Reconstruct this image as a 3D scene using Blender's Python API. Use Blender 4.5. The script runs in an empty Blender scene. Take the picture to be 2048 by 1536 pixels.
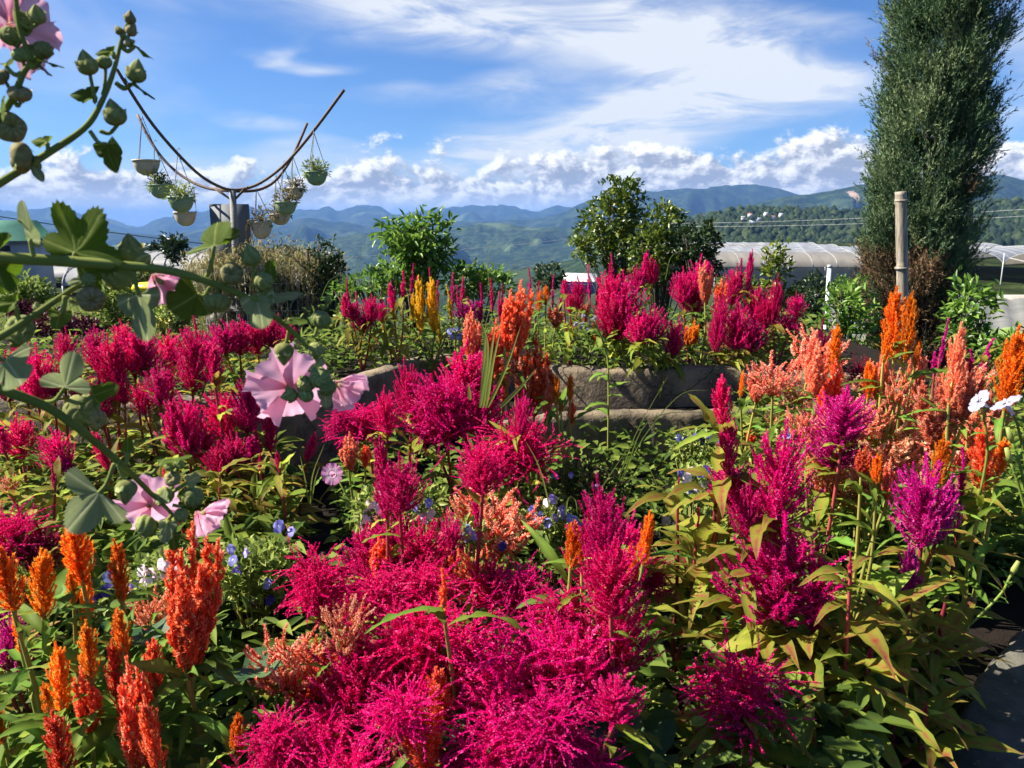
import bpy, math, random
import numpy as np
from mathutils import Vector, Matrix, Quaternion, noise as mnoise

# ------------------------------------------------------------------ camera, sky, sun, exposure
scene = bpy.context.scene
col = scene.collection
random.seed(7)
RNG = np.random.default_rng(7)
R = math.radians
CAM = Vector((0.0, 0.0, 1.55))
PITCH = R(-12.0)
FPX = 1547.0                      # focal length in pixels of the 2048 px wide photograph

cam_data = bpy.data.cameras.new('camera')
cam_data.sensor_width = 36.0
cam_data.lens = FPX / 2048.0 * 36.0
cam_data.clip_start = 0.05
cam_data.clip_end = 60000.0
cam_data.dof.use_dof = True
cam_data.dof.focus_distance = 2.1
cam_data.dof.aperture_fstop = 15.0
cam = bpy.data.objects.new('camera', cam_data)
col.objects.link(cam)
cam.location = CAM
cam.rotation_euler = (R(90) + PITCH, 0, 0)
scene.camera = cam

vs = scene.view_settings
vs.view_transform = 'Standard'
vs.look = 'None'
vs.gamma = 1.0
vs.use_curve_mapping = False
vs.exposure = 1.58

scene.render.engine = 'CYCLES'
cy = scene.cycles
cy.max_bounces = 6
cy.diffuse_bounces = 3
cy.glossy_bounces = 2
cy.transmission_bounces = 4
cy.transparent_max_bounces = 8
cy.volume_bounces = 1
cy.caustics_reflective = False
cy.caustics_refractive = False
cy.use_denoising = True
cy.adaptive_threshold = 0.02

SUN_EL = R(42.0)
SUN_AZ = R(-85.0)                 # measured from +Y (view direction) towards +X: the sun stands to the left
sun_dir = Vector((math.sin(SUN_AZ) * math.cos(SUN_EL), math.cos(SUN_AZ) * math.cos(SUN_EL), math.sin(SUN_EL)))
sl = bpy.data.lights.new('sun', 'SUN')
sl.energy = 5.0
sl.angle = R(0.55)
sl.color = (1.0, 0.93, 0.82)
sun = bpy.data.objects.new('sun', sl)
col.objects.link(sun)
sun.rotation_euler = sun_dir.to_track_quat('Z', 'Y').to_euler()
sun.location = (-20, 0, 20)

FWD = Vector((0, math.cos(PITCH), math.sin(PITCH)))
UPV = Vector((0, -math.sin(PITCH), math.cos(PITCH)))


def ray(px, py):
    return FWD + Vector((1, 0, 0)) * ((px - 1024.0) / FPX) + UPV * ((768.0 - py) / FPX)


def at(px, py, Y):
    d = ray(px, py)
    return CAM + d * (Y / d.y)


def at_z(px, py, z):
    d = ray(px, py)
    return CAM + d * ((z - CAM.z) / d.z)


def mpp(px, py, Y):
    return Y / ray(px, py).y / FPX


def azel(px, py):
    d = ray(px, py)
    return math.atan2(d.x, d.y), math.atan2(d.z, math.hypot(d.x, d.y))


class NT:
    """small helper to write node trees as expressions"""
    def __init__(self, tree):
        self.t = tree
        self.n = tree.nodes
        self.l = tree.links

    def node(self, typ, **kw):
        nd = self.n.new(typ)
        for k, v in kw.items():
            setattr(nd, k, v)
        return nd

    def put(self, sock, v):
        if isinstance(v, bpy.types.NodeSocket):
            self.l.new(v, sock)
        elif v is not None:
            if hasattr(sock.default_value, '__len__') and not hasattr(v, '__len__'):
                v = (v, v, v, 1.0)[:len(sock.default_value)]
            if hasattr(v, '__len__') and len(v) == 3 and len(sock.default_value) == 4:
                v = (*v, 1.0)
            sock.default_value = v

    def m(self, op, a, b=None, c=None, clamp=False):
        nd = self.node('ShaderNodeMath', operation=op, use_clamp=clamp)
        self.put(nd.inputs[0], a)
        if b is not None:
            self.put(nd.inputs[1], b)
        if c is not None:
            self.put(nd.inputs[2], c)
        return nd.outputs[0]

    def vm(self, op, a, b=None):
        nd = self.node('ShaderNodeVectorMath', operation=op)
        self.put(nd.inputs[0], a)
        if b is not None:
            self.put(nd.inputs[1], b)
        return nd.outputs[1] if op in ('LENGTH', 'DOT_PRODUCT') else nd.outputs[0]

    def smooth(self, v, a, b, lo=0.0, hi=1.0):
        nd = self.node('ShaderNodeMapRange', interpolation_type='SMOOTHSTEP')
        self.put(nd.inputs[0], v)
        for i, q in ((1, a), (2, b), (3, lo), (4, hi)):
            self.put(nd.inputs[i], q)
        return nd.outputs[0]

    def lin(self, v, a, b, lo=0.0, hi=1.0):
        nd = self.node('ShaderNodeMapRange')
        self.put(nd.inputs[0], v)
        for i, q in ((1, a), (2, b), (3, lo), (4, hi)):
            self.put(nd.inputs[i], q)
        return nd.outputs[0]

    def noise(self, vec=None, scale=5.0, detail=3.0, rough=0.5, dist=0.0, typ='FBM'):
        nd = self.node('ShaderNodeTexNoise')
        nd.noise_type = typ
        if vec is not None:
            self.l.new(vec, nd.inputs['Vector'])
        nd.inputs['Scale'].default_value = scale
        nd.inputs['Detail'].default_value = detail
        nd.inputs['Roughness'].default_value = rough
        nd.inputs['Distortion'].default_value = dist
        return nd.outputs['Fac']

    def mix(self, f, a, b, blend='MIX'):
        nd = self.node('ShaderNodeMix', data_type='RGBA', blend_type=blend)
        nd.clamp_factor = True
        self.put(nd.inputs[0], f)
        self.put(nd.inputs[6], a)
        self.put(nd.inputs[7], b)
        return nd.outputs[2]

    def ramp(self, f, stops):
        nd = self.node('ShaderNodeValToRGB')
        cr = nd.color_ramp
        while len(cr.elements) < len(stops):
            cr.elements.new(0.5)
        for e, (p, c) in zip(cr.elements, stops):
            e.position = p
            e.color = (*c, 1.0) if len(c) == 3 else c
        self.put(nd.inputs[0], f)
        return nd.outputs[0]

    def xyz(self, x, y, z):
        nd = self.node('ShaderNodeCombineXYZ')
        for i, v in enumerate((x, y, z)):
            self.put(nd.inputs[i], v)
        return nd.outputs[0]


# ---- world: Nishita sky with a high sweep of cirrus and a bank of cumulus above the mountains
world = bpy.data.worlds.new('World')
scene.world = world
world.use_nodes = True
wt = NT(world.node_tree)
wt.n.clear()
WS = 0.05
CE = WS * 2 ** 1.5             # cloud radiance is given as it should appear after exposure
sky = wt.node('ShaderNodeTexSky', sky_type='NISHITA')
sky.sun_disc = False
sky.sun_elevation = SUN_EL
sky.sun_rotation = SUN_AZ
sky.altitude = 1300.0
sky.air_density = 1.0
sky.dust_density = 0.2
sky.ozone_density = 3.0
tc = wt.node('ShaderNodeTexCoord')
gen = tc.outputs['Generated']
sp = wt.node('ShaderNodeSeparateXYZ')
wt.l.new(gen, sp.inputs[0])
dx, dy, dz = sp.outputs
az = wt.m('ARCTAN2', dx, dy)
el = wt.m('ARCSINE', dz)
# warped (azimuth, elevation) for the cirrus strokes
st = wt.xyz(dx, dy, wt.m('MULTIPLY', dz, 2.4))
w1 = wt.m('SUBTRACT', wt.noise(st, 7.0, 3.0, 0.55), 0.5)
w2 = wt.m('SUBTRACT', wt.noise(wt.vm('ADD', st, (3.1, 1.7, 0.4)), 5.0, 2.0, 0.55), 0.5)
pa = wt.m('MULTIPLY_ADD', w1, 0.10, az)
pe = wt.m('MULTIPLY_ADD', w2, 0.05, el)
pv = wt.xyz(pa, pe, 0.0)


def stroke(x0, y0, x1, y1, wid, amp):
    """one elongated soft streak of cirrus between two directions given as photograph pixels"""
    a0, e0 = azel(x0, y0)
    a1, e1 = azel(x1, y1)
    L = math.hypot(a1 - a0, e1 - e0) * 0.5
    ang = math.atan2(e1 - e0, a1 - a0)
    mp = wt.node('ShaderNodeMapping', vector_type='TEXTURE')
    wt.l.new(pv, mp.inputs[0])
    mp.inputs['Location'].default_value = ((a0 + a1) / 2, (e0 + e1) / 2, 0)
    mp.inputs['Rotation'].default_value = (0, 0, ang)
    mp.inputs['Scale'].default_value = (L * 1.25, wid / FPX, 1)
    d = wt.vm('LENGTH', mp.outputs[0])
    return wt.smooth(d, 0.0, 1.25, amp, 0.0)


strokes = [(560, 0, 1050, 50, 62, .95), (900, 30, 1500, 100, 62, .95), (1230, 40, 1650, 160, 105, 1.15),
           (1330, 190, 1790, 150, 60, .95), (900, 325, 1500, 190, 85, 1.0), (1100, 235, 1500, 150, 70, .8),
           (830, 335, 1400, 262, 58, .9), (300, 330, 1000, 330, 42, .55), (930, 190, 1150, 140, 45, .55),
           (700, 195, 980, 190, 22, .42), (510, 110, 690, 135, 16, .6), (510, 120, 590, 80, 12, .5), (430, 235, 600, 265, 22, .55),
           (1850, 40, 2300, 100, 60, .6), (1500, 20, 1800, 60, 30, .4), (500, 295, 690, 290, 14, .4), (100, 350, 560, 345, 26, .4),
           (2040, 190, 2700, 60, 70, .6), (-900, 60, -120, 160, 90, .6), (1820, 250, 2500, 230, 40, .45), (60, 130, 420, 70, 60, .18), (1150, 330, 1420, 268, 30, .6)]
acc = None
for s_ in strokes:
    v = stroke(*s_)
    acc = v if acc is None else wt.m('ADD', acc, v)
# fibrous texture, drawn out along the sweep, and thin cirrus over the rest of the sky
mpf = wt.node('ShaderNodeMapping')
wt.l.new(gen, mpf.inputs[0])
mpf.inputs['Rotation'].default_value = (0, R(18), 0)
mpf.inputs['Scale'].default_value = (1.0, 1.0, 4.5)
fib = wt.noise(mpf.outputs[0], 6.0, 6.0, 0.62, 0.6)
veil = wt.noise(wt.vm('ADD', st, (9.0, 2.0, 5.0)), 3.0, 4.0, 0.6, 0.8)
cir = wt.m('MULTIPLY', acc, wt.smooth(fib, 0.30, 0.66, 0.22, 1.2))
cir = wt.m('ADD', cir, wt.m('MULTIPLY', wt.smooth(veil, 0.48, 0.85), wt.smooth(el, 0.02, 0.5, 0.42, 0.4)))
cir = wt.m('MINIMUM', cir, 0.93)
# cumulus bank
cs = wt.xyz(dx, dy, wt.m('MULTIPLY', dz, 1.55))


def cum_field(offs):
    q = wt.vm('ADD', cs, offs)
    big = wt.noise(q, 9.0, 2.0, 0.5)
    fine = wt.noise(q, 22.0, 8.0, 0.64, 0.15)
    return wt.m('ADD', wt.m('MULTIPLY', big, 0.75), wt.m('MULTIPLY', fine, 0.7))


c0 = cum_field((0, 0, 0))
c1 = cum_field((-0.007, 0.0, 0.009))
topn = wt.noise(wt.xyz(dx, dy, 0.0), 4.2, 2.0, 0.5)
bias = wt.m('ADD', wt.m('MULTIPLY', wt.smooth(az, -0.5, 0.45), 0.030), wt.m('MULTIPLY', wt.m('SUBTRACT', topn, 0.5), 0.045))
top_el = wt.m('ADD', bias, 0.064)
prof = wt.m('MULTIPLY', wt.m('SUBTRACT', top_el, el), 7.0)
prof = wt.m('MINIMUM', prof, 0.30)
cov = wt.smooth(wt.m('ADD', c0, prof), 0.72, 0.84)
lit = wt.smooth(wt.m('ADD', wt.m('SUBTRACT', c0, c1), wt.m('MULTIPLY', wt.m('SUBTRACT', el, top_el), 0.9)), -0.10, 0.07)
dens = wt.smooth(wt.m('ADD', c0, prof), 0.80, 1.25)
lit = wt.m('MULTIPLY', lit, wt.m('SUBTRACT', 1.12, wt.m('MULTIPLY', dens, 0.35)), clamp=True)
cum_dark = wt.mix(wt.smooth(el, 0.004, 0.045), tuple(c / CE for c in (0.86, 0.90, 0.96)), tuple(c / CE for c in (0.40, 0.44, 0.53)))
cum_col = wt.mix(lit, cum_dark, tuple(c / CE for c in (1.22, 1.20, 1.17)))
tint = wt.mix(1.0, sky.outputs[0], (0.50, 0.70, 0.98), 'MULTIPLY')
withc = wt.mix(cir, tint, tuple(c / CE for c in (0.86, 0.90, 0.95)))
withc = wt.mix(cov, withc, cum_col)
world.cycles.sampling_method = 'MANUAL'
world.cycles.sample_map_resolution = 256
bg = wt.node('ShaderNodeBackground')
wt.l.new(withc, bg.inputs['Color'])
bg.inputs['Strength'].default_value = WS
wo = wt.node('ShaderNodeOutputWorld')
wt.l.new(bg.outputs[0], wo.inputs['Surface'])

# ------------------------------------------------------------------ helpers: meshes, objects, materials


def mesh(name, V, polys, tint=None, smooth=False):
    V = np.ascontiguousarray(V, dtype=np.float32)
    polys = [np.asarray(p, dtype=np.int32) for p in polys if len(p)]
    me = bpy.data.meshes.new(name)
    me.vertices.add(len(V))
    me.vertices.foreach_set('co', V.ravel())
    loops = np.concatenate([p.ravel() for p in polys])
    tot = np.concatenate([np.full(len(p), p.shape[1], np.int32) for p in polys])
    start = np.concatenate(([0], np.cumsum(tot)[:-1])).astype(np.int32)
    me.loops.add(len(loops))
    me.loops.foreach_set('vertex_index', loops)
    me.polygons.add(len(tot))
    me.polygons.foreach_set('loop_start', start)
    me.polygons.foreach_set('loop_total', tot)
    if smooth:
        me.polygons.foreach_set('use_smooth', np.ones(len(tot), dtype=bool))
    if tint is not None:
        a = me.attributes.new('tint', 'FLOAT', 'POINT')
        a.data.foreach_set('value', np.ascontiguousarray(tint, dtype=np.float32))
    me.update(calc_edges=True)
    me.validate()
    me.materials.append(None)
    return me


class Acc:
    """collects pieces of geometry for one mesh"""
    def __init__(self):
        self.V, self.P, self.T, self.n = [], {3: [], 4: []}, [], 0

    def add(self, V, polys, tint=0.5):
        V = np.asarray(V, dtype=np.float64).reshape(-1, 3)
        for p in polys:
            p = np.asarray(p, dtype=np.int64)
            if len(p):
                self.P[p.shape[1]].append(p + self.n)
        self.V.append(V)
        self.T.append(np.broadcast_to(np.asarray(tint, dtype=np.float64), (len(V),)))
        self.n += len(V)
        return self

    def mesh(self, name, smooth=False):
        return mesh(name, np.concatenate(self.V), [np.concatenate(v) for v in self.P.values() if v], np.concatenate(self.T), smooth)

    def box(self, c, s, rot=0.0, tint=0.5):
        c = np.array(c, float)
        h = np.array(s, float) / 2
        v = np.array([[x, y, z] for z in (-1, 1) for y in (-1, 1) for x in (-1, 1)], float) * h
        if rot:
            cr, sr = math.cos(rot), math.sin(rot)
            v = v @ np.array([[cr, sr, 0], [-sr, cr, 0], [0, 0, 1]])
        f = [[0, 2, 3, 1], [4, 5, 7, 6], [0, 1, 5, 4], [2, 6, 7, 3], [0, 4, 6, 2], [1, 3, 7, 5]]
        return self.add(v + c, [f], tint)

    def tube(self, pts, rad, sides=6, tint=0.5):
        V, q = tube(pts, rad, sides)
        self.add(V, q, tint)
        return self


def tube(pts, rad, sides=6):
    P = np.asarray([tuple(p) for p in pts], float)
    n = len(P)
    rad = np.broadcast_to(np.asarray(rad, float), (n,))
    T = np.gradient(P, axis=0)
    T /= np.linalg.norm(T, axis=1)[:, None] + 1e-12
    ref = np.array([0.0, 0, 1]) if abs(T[:, 2]).mean() < 0.8 else np.array([1.0, 0.2, 0])
    A = np.cross(T, ref)
    A /= np.linalg.norm(A, axis=1)[:, None] + 1e-12
    B = np.cross(T, A)
    th = np.arange(sides) / sides * 2 * np.pi
    V = P[:, None, :] + rad[:, None, None] * (np.cos(th)[None, :, None] * A[:, None, :] + np.sin(th)[None, :, None] * B[:, None, :])
    V = V.reshape(-1, 3)
    i = np.arange(n - 1)[:, None] * sides
    j = np.arange(sides)[None, :]
    jn = (j + 1) % sides
    q = np.stack([i + j, i + jn, i + jn + sides, i + j + sides], -1).reshape(-1, 4)
    c0, c1 = len(V), len(V) + 1
    V = np.vstack([V, P[0], P[-1]])
    e = (n - 1) * sides
    t0 = [[(jj + 1) % sides, jj, c0] for jj in range(sides)]
    t1 = [[e + jj, e + (jj + 1) % sides, c1] for jj in range(sides)]
    return V, [q, np.array(t0 + t1)]


def curve_pts(ctrl, n=24):
    """Catmull-Rom through control points"""
    C = [Vector(c) for c in ctrl]
    C = [C[0] * 2 - C[1]] + C + [C[-1] * 2 - C[-2]]
    out = []
    seg = len(C) - 3
    for i in range(n):
        u = i / (n - 1) * seg
        k = min(int(u), seg - 1)
        t = u - k
        a, b, c, d = C[k:k + 4]
        out.append(0.5 * ((2 * b) + (c - a) * t + (2 * a - 5 * b + 4 * c - d) * t * t + (3 * b - a - 3 * c + d) * t ** 3))
    return out


def obj(name, me, mat=None, parent=None, loc=(0, 0, 0), rot=None, scale=None):
    o = bpy.data.objects.new(name, me)
    col.objects.link(o)
    if parent is not None:
        o.parent = parent
        loc = Vector(loc) - parent.location
    o.location = loc
    if rot is not None:
        if isinstance(rot, Quaternion):
            o.rotation_mode = 'QUATERNION'
            o.rotation_quaternion = rot
        else:
            o.rotation_euler = rot
    if scale is not None:
        o.scale = scale if hasattr(scale, '__len__') else (scale, scale, scale)
    if mat is not None:
        if me.materials[0] is None:
            me.materials[0] = mat
        elif me.materials[0] != mat:
            o.material_slots[0].link = 'OBJECT'
            o.material_slots[0].material = mat
    return o


def sub(name, me, mat, parent, loc=(0, 0, 0), rot=None, scale=None):
    """a child placed in its parent's own coordinates"""
    o = obj(name, me, mat, None, loc, rot, scale)
    o.parent = parent
    return o


def thing(name, label, cat, loc=(0, 0, 0), group=None):
    o = bpy.data.objects.new(name, None)
    o.empty_display_size = 0.05
    col.objects.link(o)
    o.location = loc
    return tag(o, label, cat, group)


def tag(o, label=None, cat=None, group=None, kind=None):
    for k, v in (('label', label), ('category', cat), ('group', group), ('kind', kind)):
        if v:
            o[k] = v
    return o


def mat(name):
    m = bpy.data.materials.new(name)
    m.use_nodes = True
    t = NT(m.node_tree)
    b = t.n['Principled BSDF']
    return m, t, b


def simple(name, c, rough=0.7, var=0.15, scale=8.0, bump=0.0, spec=0.3, metal=0.0):
    m, t, b = mat(name)
    co = t.node('ShaderNodeTexCoord').outputs['Object']
    n = t.noise(co, scale, 6.0, 0.6)
    t.put(b.inputs['Base Color'], t.mix(n, tuple(x * (1 - var * 1.6) for x in c), tuple(min(1, x * (1 + var * 1.6)) for x in c)))
    b.inputs['Roughness'].default_value = rough
    b.inputs['Specular IOR Level'].default_value = spec
    b.inputs['Metallic'].default_value = metal
    if bump:
        bp = t.node('ShaderNodeBump')
        bp.inputs['Strength'].default_value = bump
        bp.inputs['Distance'].default_value = 0.01
        t.l.new(t.noise(co, scale * 6, 5.0, 0.6), bp.inputs['Height'])
        t.l.new(bp.outputs[0], b.inputs['Normal'])
    return m


def foliage(name, stops, rough=0.5, transl=0.35, spec=0.35, objvar=0.25, trcol=None, noise_scale=0.0, hue=0.03):
    """leaf-like material: colour by the 'tint' attribute and by object, thin and translucent"""
    m, t, b = mat(name)
    at_ = t.node('ShaderNodeAttribute', attribute_name='tint')
    oi = t.node('ShaderNodeObjectInfo')
    f = at_.outputs['Fac']
    if noise_scale:
        co = t.node('ShaderNodeTexCoord').outputs['Object']
        f = t.m('ADD', f, t.m('MULTIPLY', t.m('SUBTRACT', t.noise(co, noise_scale, 4.0, 0.6), 0.5), 0.9))
    c = t.ramp(f, stops)
    hs = t.node('ShaderNodeHueSaturation')
    t.put(hs.inputs['Hue'], t.lin(oi.outputs['Random'], 0, 1, 0.5 - hue, 0.5 + hue))
    rv = t.m('FRACT', t.m('MULTIPLY', oi.outputs['Random'], 7.31))
    t.put(hs.inputs['Value'], t.lin(rv, 0, 1, 1 - objvar, 1 + objvar))
    t.l.new(c, hs.inputs['Color'])
    c = hs.outputs[0]
    t.put(b.inputs['Base Color'], c)
    b.inputs['Roughness'].default_value = rough
    b.inputs['Specular IOR Level'].default_value = spec
    tr = t.node('ShaderNodeBsdfTranslucent')
    t.put(tr.inputs['Color'], t.mix(1.0, c, trcol, 'MULTIPLY') if trcol else c)
    mx = t.node('ShaderNodeMixShader')
    mx.inputs[0].default_value = transl
    t.l.new(b.outputs[0], mx.inputs[1])
    t.l.new(tr.outputs[0], mx.inputs[2])
    t.l.new(mx.outputs[0], t.n['Material Output'].inputs['Surface'])
    return m


def unit(a):
    return a / (np.linalg.norm(a, axis=-1, keepdims=True) + 1e-12)


def leaf_set(P, D, U, L, W, tint, bend=0.15, fold=0.12):
    """many small pointed leaves: base P, direction D, upper side U, length L, half width W"""
    n = len(P)
    D = unit(D)
    S = unit(np.cross(D, U))
    N = np.cross(S, D)
    L = np.broadcast_to(np.asarray(L, float), (n,))[:, None]
    W = np.broadcast_to(np.asarray(W, float), (n,))[:, None]
    a = P
    l1 = P + D * L * .33 + S * W + N * W * fold * 3
    l2 = P + D * L * .68 + S * W * .72 + N * (W * fold * 3 - L * bend * .3)
    tp = P + D * L - N * L * bend
    r1 = P + D * L * .33 - S * W + N * W * fold * 3
    r2 = P + D * L * .68 - S * W * .72 + N * (W * fold * 3 - L * bend * .3)
    V = np.stack([a, l1, l2, tp, r2, r1], 1).reshape(-1, 3)
    i = np.arange(n)[:, None] * 6
    Q = np.vstack([i + np.array([[0, 1, 2, 3]]), i + np.array([[0, 3, 4, 5]])])
    T = np.repeat(np.broadcast_to(np.asarray(tint, float), (n,)), 6)
    return V, Q, T


def kites(P, D, L, W, tint, rng):
    n = len(P)
    D = unit(D)
    S = unit(np.cross(D, rng.normal(size=(n, 3))))
    N = np.cross(S, D)
    L = np.broadcast_to(np.asarray(L, float), (n,))[:, None]
    W = np.broadcast_to(np.asarray(W, float), (n,))[:, None]
    V = np.stack([P, P + D * L * .45 + S * W + N * W * .5, P + D * L, P + D * L * .45 - S * W + N * W * .5], 1).reshape(-1, 3)
    Q = (np.arange(n)[:, None] * 4 + np.array([[0, 1, 2, 3]]))
    return V, Q, np.repeat(np.broadcast_to(np.asarray(tint, float), (n,)), 4)


def blades(P, H, lean, W, tint, rng, segs=4):
    """grass blades as tapering bent strips"""
    n = len(P)
    th = rng.uniform(0, 2 * np.pi, n)
    d = np.stack([np.cos(th), np.sin(th), np.zeros(n)], 1)
    s = np.stack([-np.sin(th + .7), np.cos(th + .7), np.zeros(n)], 1)
    H = np.broadcast_to(np.asarray(H, float), (n,))[:, None]
    lean = np.broadcast_to(np.asarray(lean, float), (n,))[:, None]
    W = np.broadcast_to(np.asarray(W, float), (n,))[:, None]
    rows = []
    for k in range(segs + 1):
        u = k / segs
        c = P + d * H * lean * u * u + np.array([0, 0, 1.0]) * H * (u - 0.35 * lean * u * u)
        w = W * (1 - u) ** 0.7 if k < segs else W * 0.02
        rows += [c + s * w, c - s * w]
    V = np.stack(rows, 1).reshape(-1, 3)
    m = 2 * (segs + 1)
    i = np.arange(n)[:, None] * m
    Q = np.vstack([i + np.array([[2 * k, 2 * k + 1, 2 * k + 3, 2 * k + 2]]) for k in range(segs)])
    return V, Q, np.repeat(np.broadcast_to(np.asarray(tint, float), (n,)), m)

# ------------------------------------------------------------------ the setting: ground, hills, haze
M = {}


def terrain_mat(name, lo, hi, scale, extra=None):
    m, t, b = mat(name)
    co = t.node('ShaderNodeTexCoord').outputs['Object']
    n = t.noise(co, scale, 8.0, 0.65)
    n2 = t.noise(co, scale * 0.13, 4.0, 0.5)
    c = t.mix(t.smooth(n, .42, .62), lo, hi)
    c = t.mix(t.smooth(n2, .56, .66), c, tuple(min(1, x * 1.5 + .015) for x in hi))
    if extra:
        c = extra(t, co, c)
    t.put(b.inputs['Base Color'], c)
    b.inputs['Roughness'].default_value = 0.95
    bp = t.node('ShaderNodeBump')
    bp.inputs['Strength'].default_value = 1.0
    bp.inputs['Distance'].default_value = .35 / scale
    t.l.new(t.noise(co, scale * 2.2, 7.0, .7), bp.inputs['Height'])
    t.l.new(bp.outputs[0], b.inputs['Normal'])
    b.inputs['Specular IOR Level'].default_value = 0.05
    return m


M['ground'] = terrain_mat('ground_grass', (.022, .034, .012), (.055, .075, .026), 0.09)
M['far'] = terrain_mat('far_forest', (.010, .022, .010), (.04, .06, .026), 0.012)
M['mid'] = terrain_mat('valley_forest', (.010, .024, .009), (.055, .08, .028), 0.045)


def scar(t, co, c):
    """the pale landslide scar on the right hand ridge"""
    p = at(1662, 398, 2300.0)
    mp = t.node('ShaderNodeMapping', vector_type='TEXTURE')
    t.l.new(co, mp.inputs[0])
    mp.inputs['Location'].default_value = (p.x, p.y - 60, p.z - 8)
    mp.inputs['Rotation'].default_value = (0, R(-42), 0)
    mp.inputs['Scale'].default_value = (46, 400, 9)
    d = t.vm('LENGTH', mp.outputs[0])
    d = t.m('ADD', d, t.m('MULTIPLY', t.m('SUBTRACT', t.noise(co, 0.05, 5.0, .7), .5), 1.6))
    return t.mix(t.smooth(d, .75, .95, 1.0, 0.0), c, (.42, .30, .22))


M['scar'] = terrain_mat('ridge_forest', (.012, .026, .011), (.045, .068, .026), 0.03, scar)
M['near'] = terrain_mat('hill_forest', (.02, .04, .015), (.05, .075, .03), 0.03)


def sstep(a, b, x):
    u = np.clip((x - a) / (b - a), 0, 1)
    return u * u * (3 - 2 * u)


def ground_z(x, y):
    x = np.asarray(x, float)
    y = np.asarray(y, float)
    s = x / np.maximum(y, 3.0)
    right = sstep(.18, .30, s)
    left = sstep(-.22, -.34, s)
    rr = np.hypot(x, y)
    zr = -0.0 - 2.9 * sstep(8, 26, rr) - 1.3 * sstep(26, 60, rr) - 255 * sstep(140, 1500, rr)
    zl = 0.15 - 1.3 * sstep(10, 26, rr) - 3.0 * sstep(40, 70, rr) - 258 * sstep(60, 1300, rr)
    zc = 0.1 - 3.2 * sstep(8, 24, rr) - 24 * sstep(18, 120, rr) - 235 * sstep(90, 1100, rr)
    return zc * (1 - right) * (1 - left) + zr * right + zl * left


def build_ground():
    rads = np.concatenate([np.linspace(0.01, 12, 40), np.geomspace(12.6, 16000, 90)])
    th = np.linspace(0, 2 * np.pi, 241)[:-1]
    X = rads[:, None] * np.sin(th)[None]
    Y = rads[:, None] * np.cos(th)[None]
    Z = ground_z(X, np.abs(Y))
    amp = np.clip(rads / 400.0, 0.02, 1)[:, None] * np.clip((rads - 3) / 10, 0, 1)[:, None]
    nz = np.array([[mnoise.noise(Vector((x * .02 + 7, y * .02, 0))) + .5 * mnoise.noise(Vector((x * .004, y * .004, 3))) * 3 for x, y in zip(rx, ry)] for rx, ry in zip(X, Y)])
    Z = Z + nz * amp * 4
    V = np.stack([X, Y, Z], -1).reshape(-1, 3)
    n = len(th)
    i = np.arange(len(rads) - 1)[:, None] * n
    j = np.arange(n)[None]
    jn = (j + 1) % n
    Q = np.stack([i + j, i + n + j, i + n + jn, i + jn], -1).reshape(-1, 4)
    o = obj('ground', mesh('ground', V, [Q], smooth=True), M['ground'])
    tag(o, kind='structure')


build_ground()


def fbm2(x, y, o=5, ridged=False):
    v, a, f = 0.0, 1.0, 1.0
    for k in range(o):
        q = mnoise.noise(Vector((x * f + 11.3 * k, y * f - 7.1 * k, 0.37 * k)))
        v += a * ((1 - 2 * abs(q)) if ridged else q)
        a *= 0.52
        f *= 2.03
    return v


RIDGE_TOP = []


def ridge(name, label, sil, Y, depth, zb, material, step=7, rows=30, jag=3.0, nf=1.0, seed=0.0, rough=0.10, x0=-700, x1=2750):
    """a range of hills whose crest stands at distance Y, with folded slopes coming down towards the viewer"""
    sx = [p[0] for p in sil]
    sy = [p[1] for p in sil]
    pxs = np.arange(x0, x1, step)
    V, nr = [], rows + 4
    for px in pxs:
        py = np.interp(px, sx, sy)
        py += jag * fbm2(px * .012 + seed, seed, 5)
        c = at(px, py, Y)
        Hh = c.z - zb
        for r in range(-3, rows + 1):
            if r < 0:
                u = -r / 3
                V.append((c.x * (1 + .3 * u), c.y * (1 + .3 * u), c.z - Hh * .6 * u))
                continue
            u = r / rows
            k = 1 - u * depth
            f = fbm2(c.x / Y * 14 * nf + seed, u * 3.0 * nf + seed * 2, 6, False) * rough * 1.3 * Hh * math.sin(math.pi * min(1, u * 1.15)) if u > 0 else 0
            prof = (1 - u) ** 1.25
            V.append((c.x * k, c.y * k, zb + Hh * prof + f))
    n = len(pxs)
    i = np.arange(n - 1)[:, None] * nr
    j = np.arange(nr - 1)[None]
    Q = np.stack([i + j, i + nr + j, i + nr + j + 1, i + j + 1], -1).reshape(-1, 4)
    RIDGE_TOP.append(max(v[2] for v in V))
    o = obj(name, mesh(name, V, [Q], smooth=True), material)
    return tag(o, label, 'hills', kind='structure')


ridge('far_mountains', 'hazy blue mountain range on the skyline', [(-700, 412), (-200, 425), (0, 418), (60, 412), (130, 418), (200, 436), (260, 450), (330, 436), (400, 424), (470, 410), (520, 418), (570, 424), (620, 420), (680, 416), (720, 410), (750, 412), (780, 426), (830, 420), (870, 424), (910, 416), (955, 408), (990, 415), (1060, 420), (1130, 418), (1180, 414), (1300, 410), (1500, 412), (1800, 408), (2048, 404), (2300, 410), (2750, 415)], 6800, .42, -260, M['far'], jag=15, rough=.35)
ridge('middle_mountains', 'blue green mountains in front of the skyline range', [(-700, 440), (0, 452), (100, 448), (220, 462), (320, 466), (420, 455), (520, 446), (620, 440), (720, 448), (830, 446), (950, 440), (1060, 440), (1130, 425), (1180, 403), (1230, 387), (1300, 380), (1400, 377), (1500, 376), (1560, 380), (1620, 392), (1700, 398), (2048, 390), (2750, 410)], 4200, .5, -260, M['far'], jag=9, seed=3.3, rough=.3)
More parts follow.
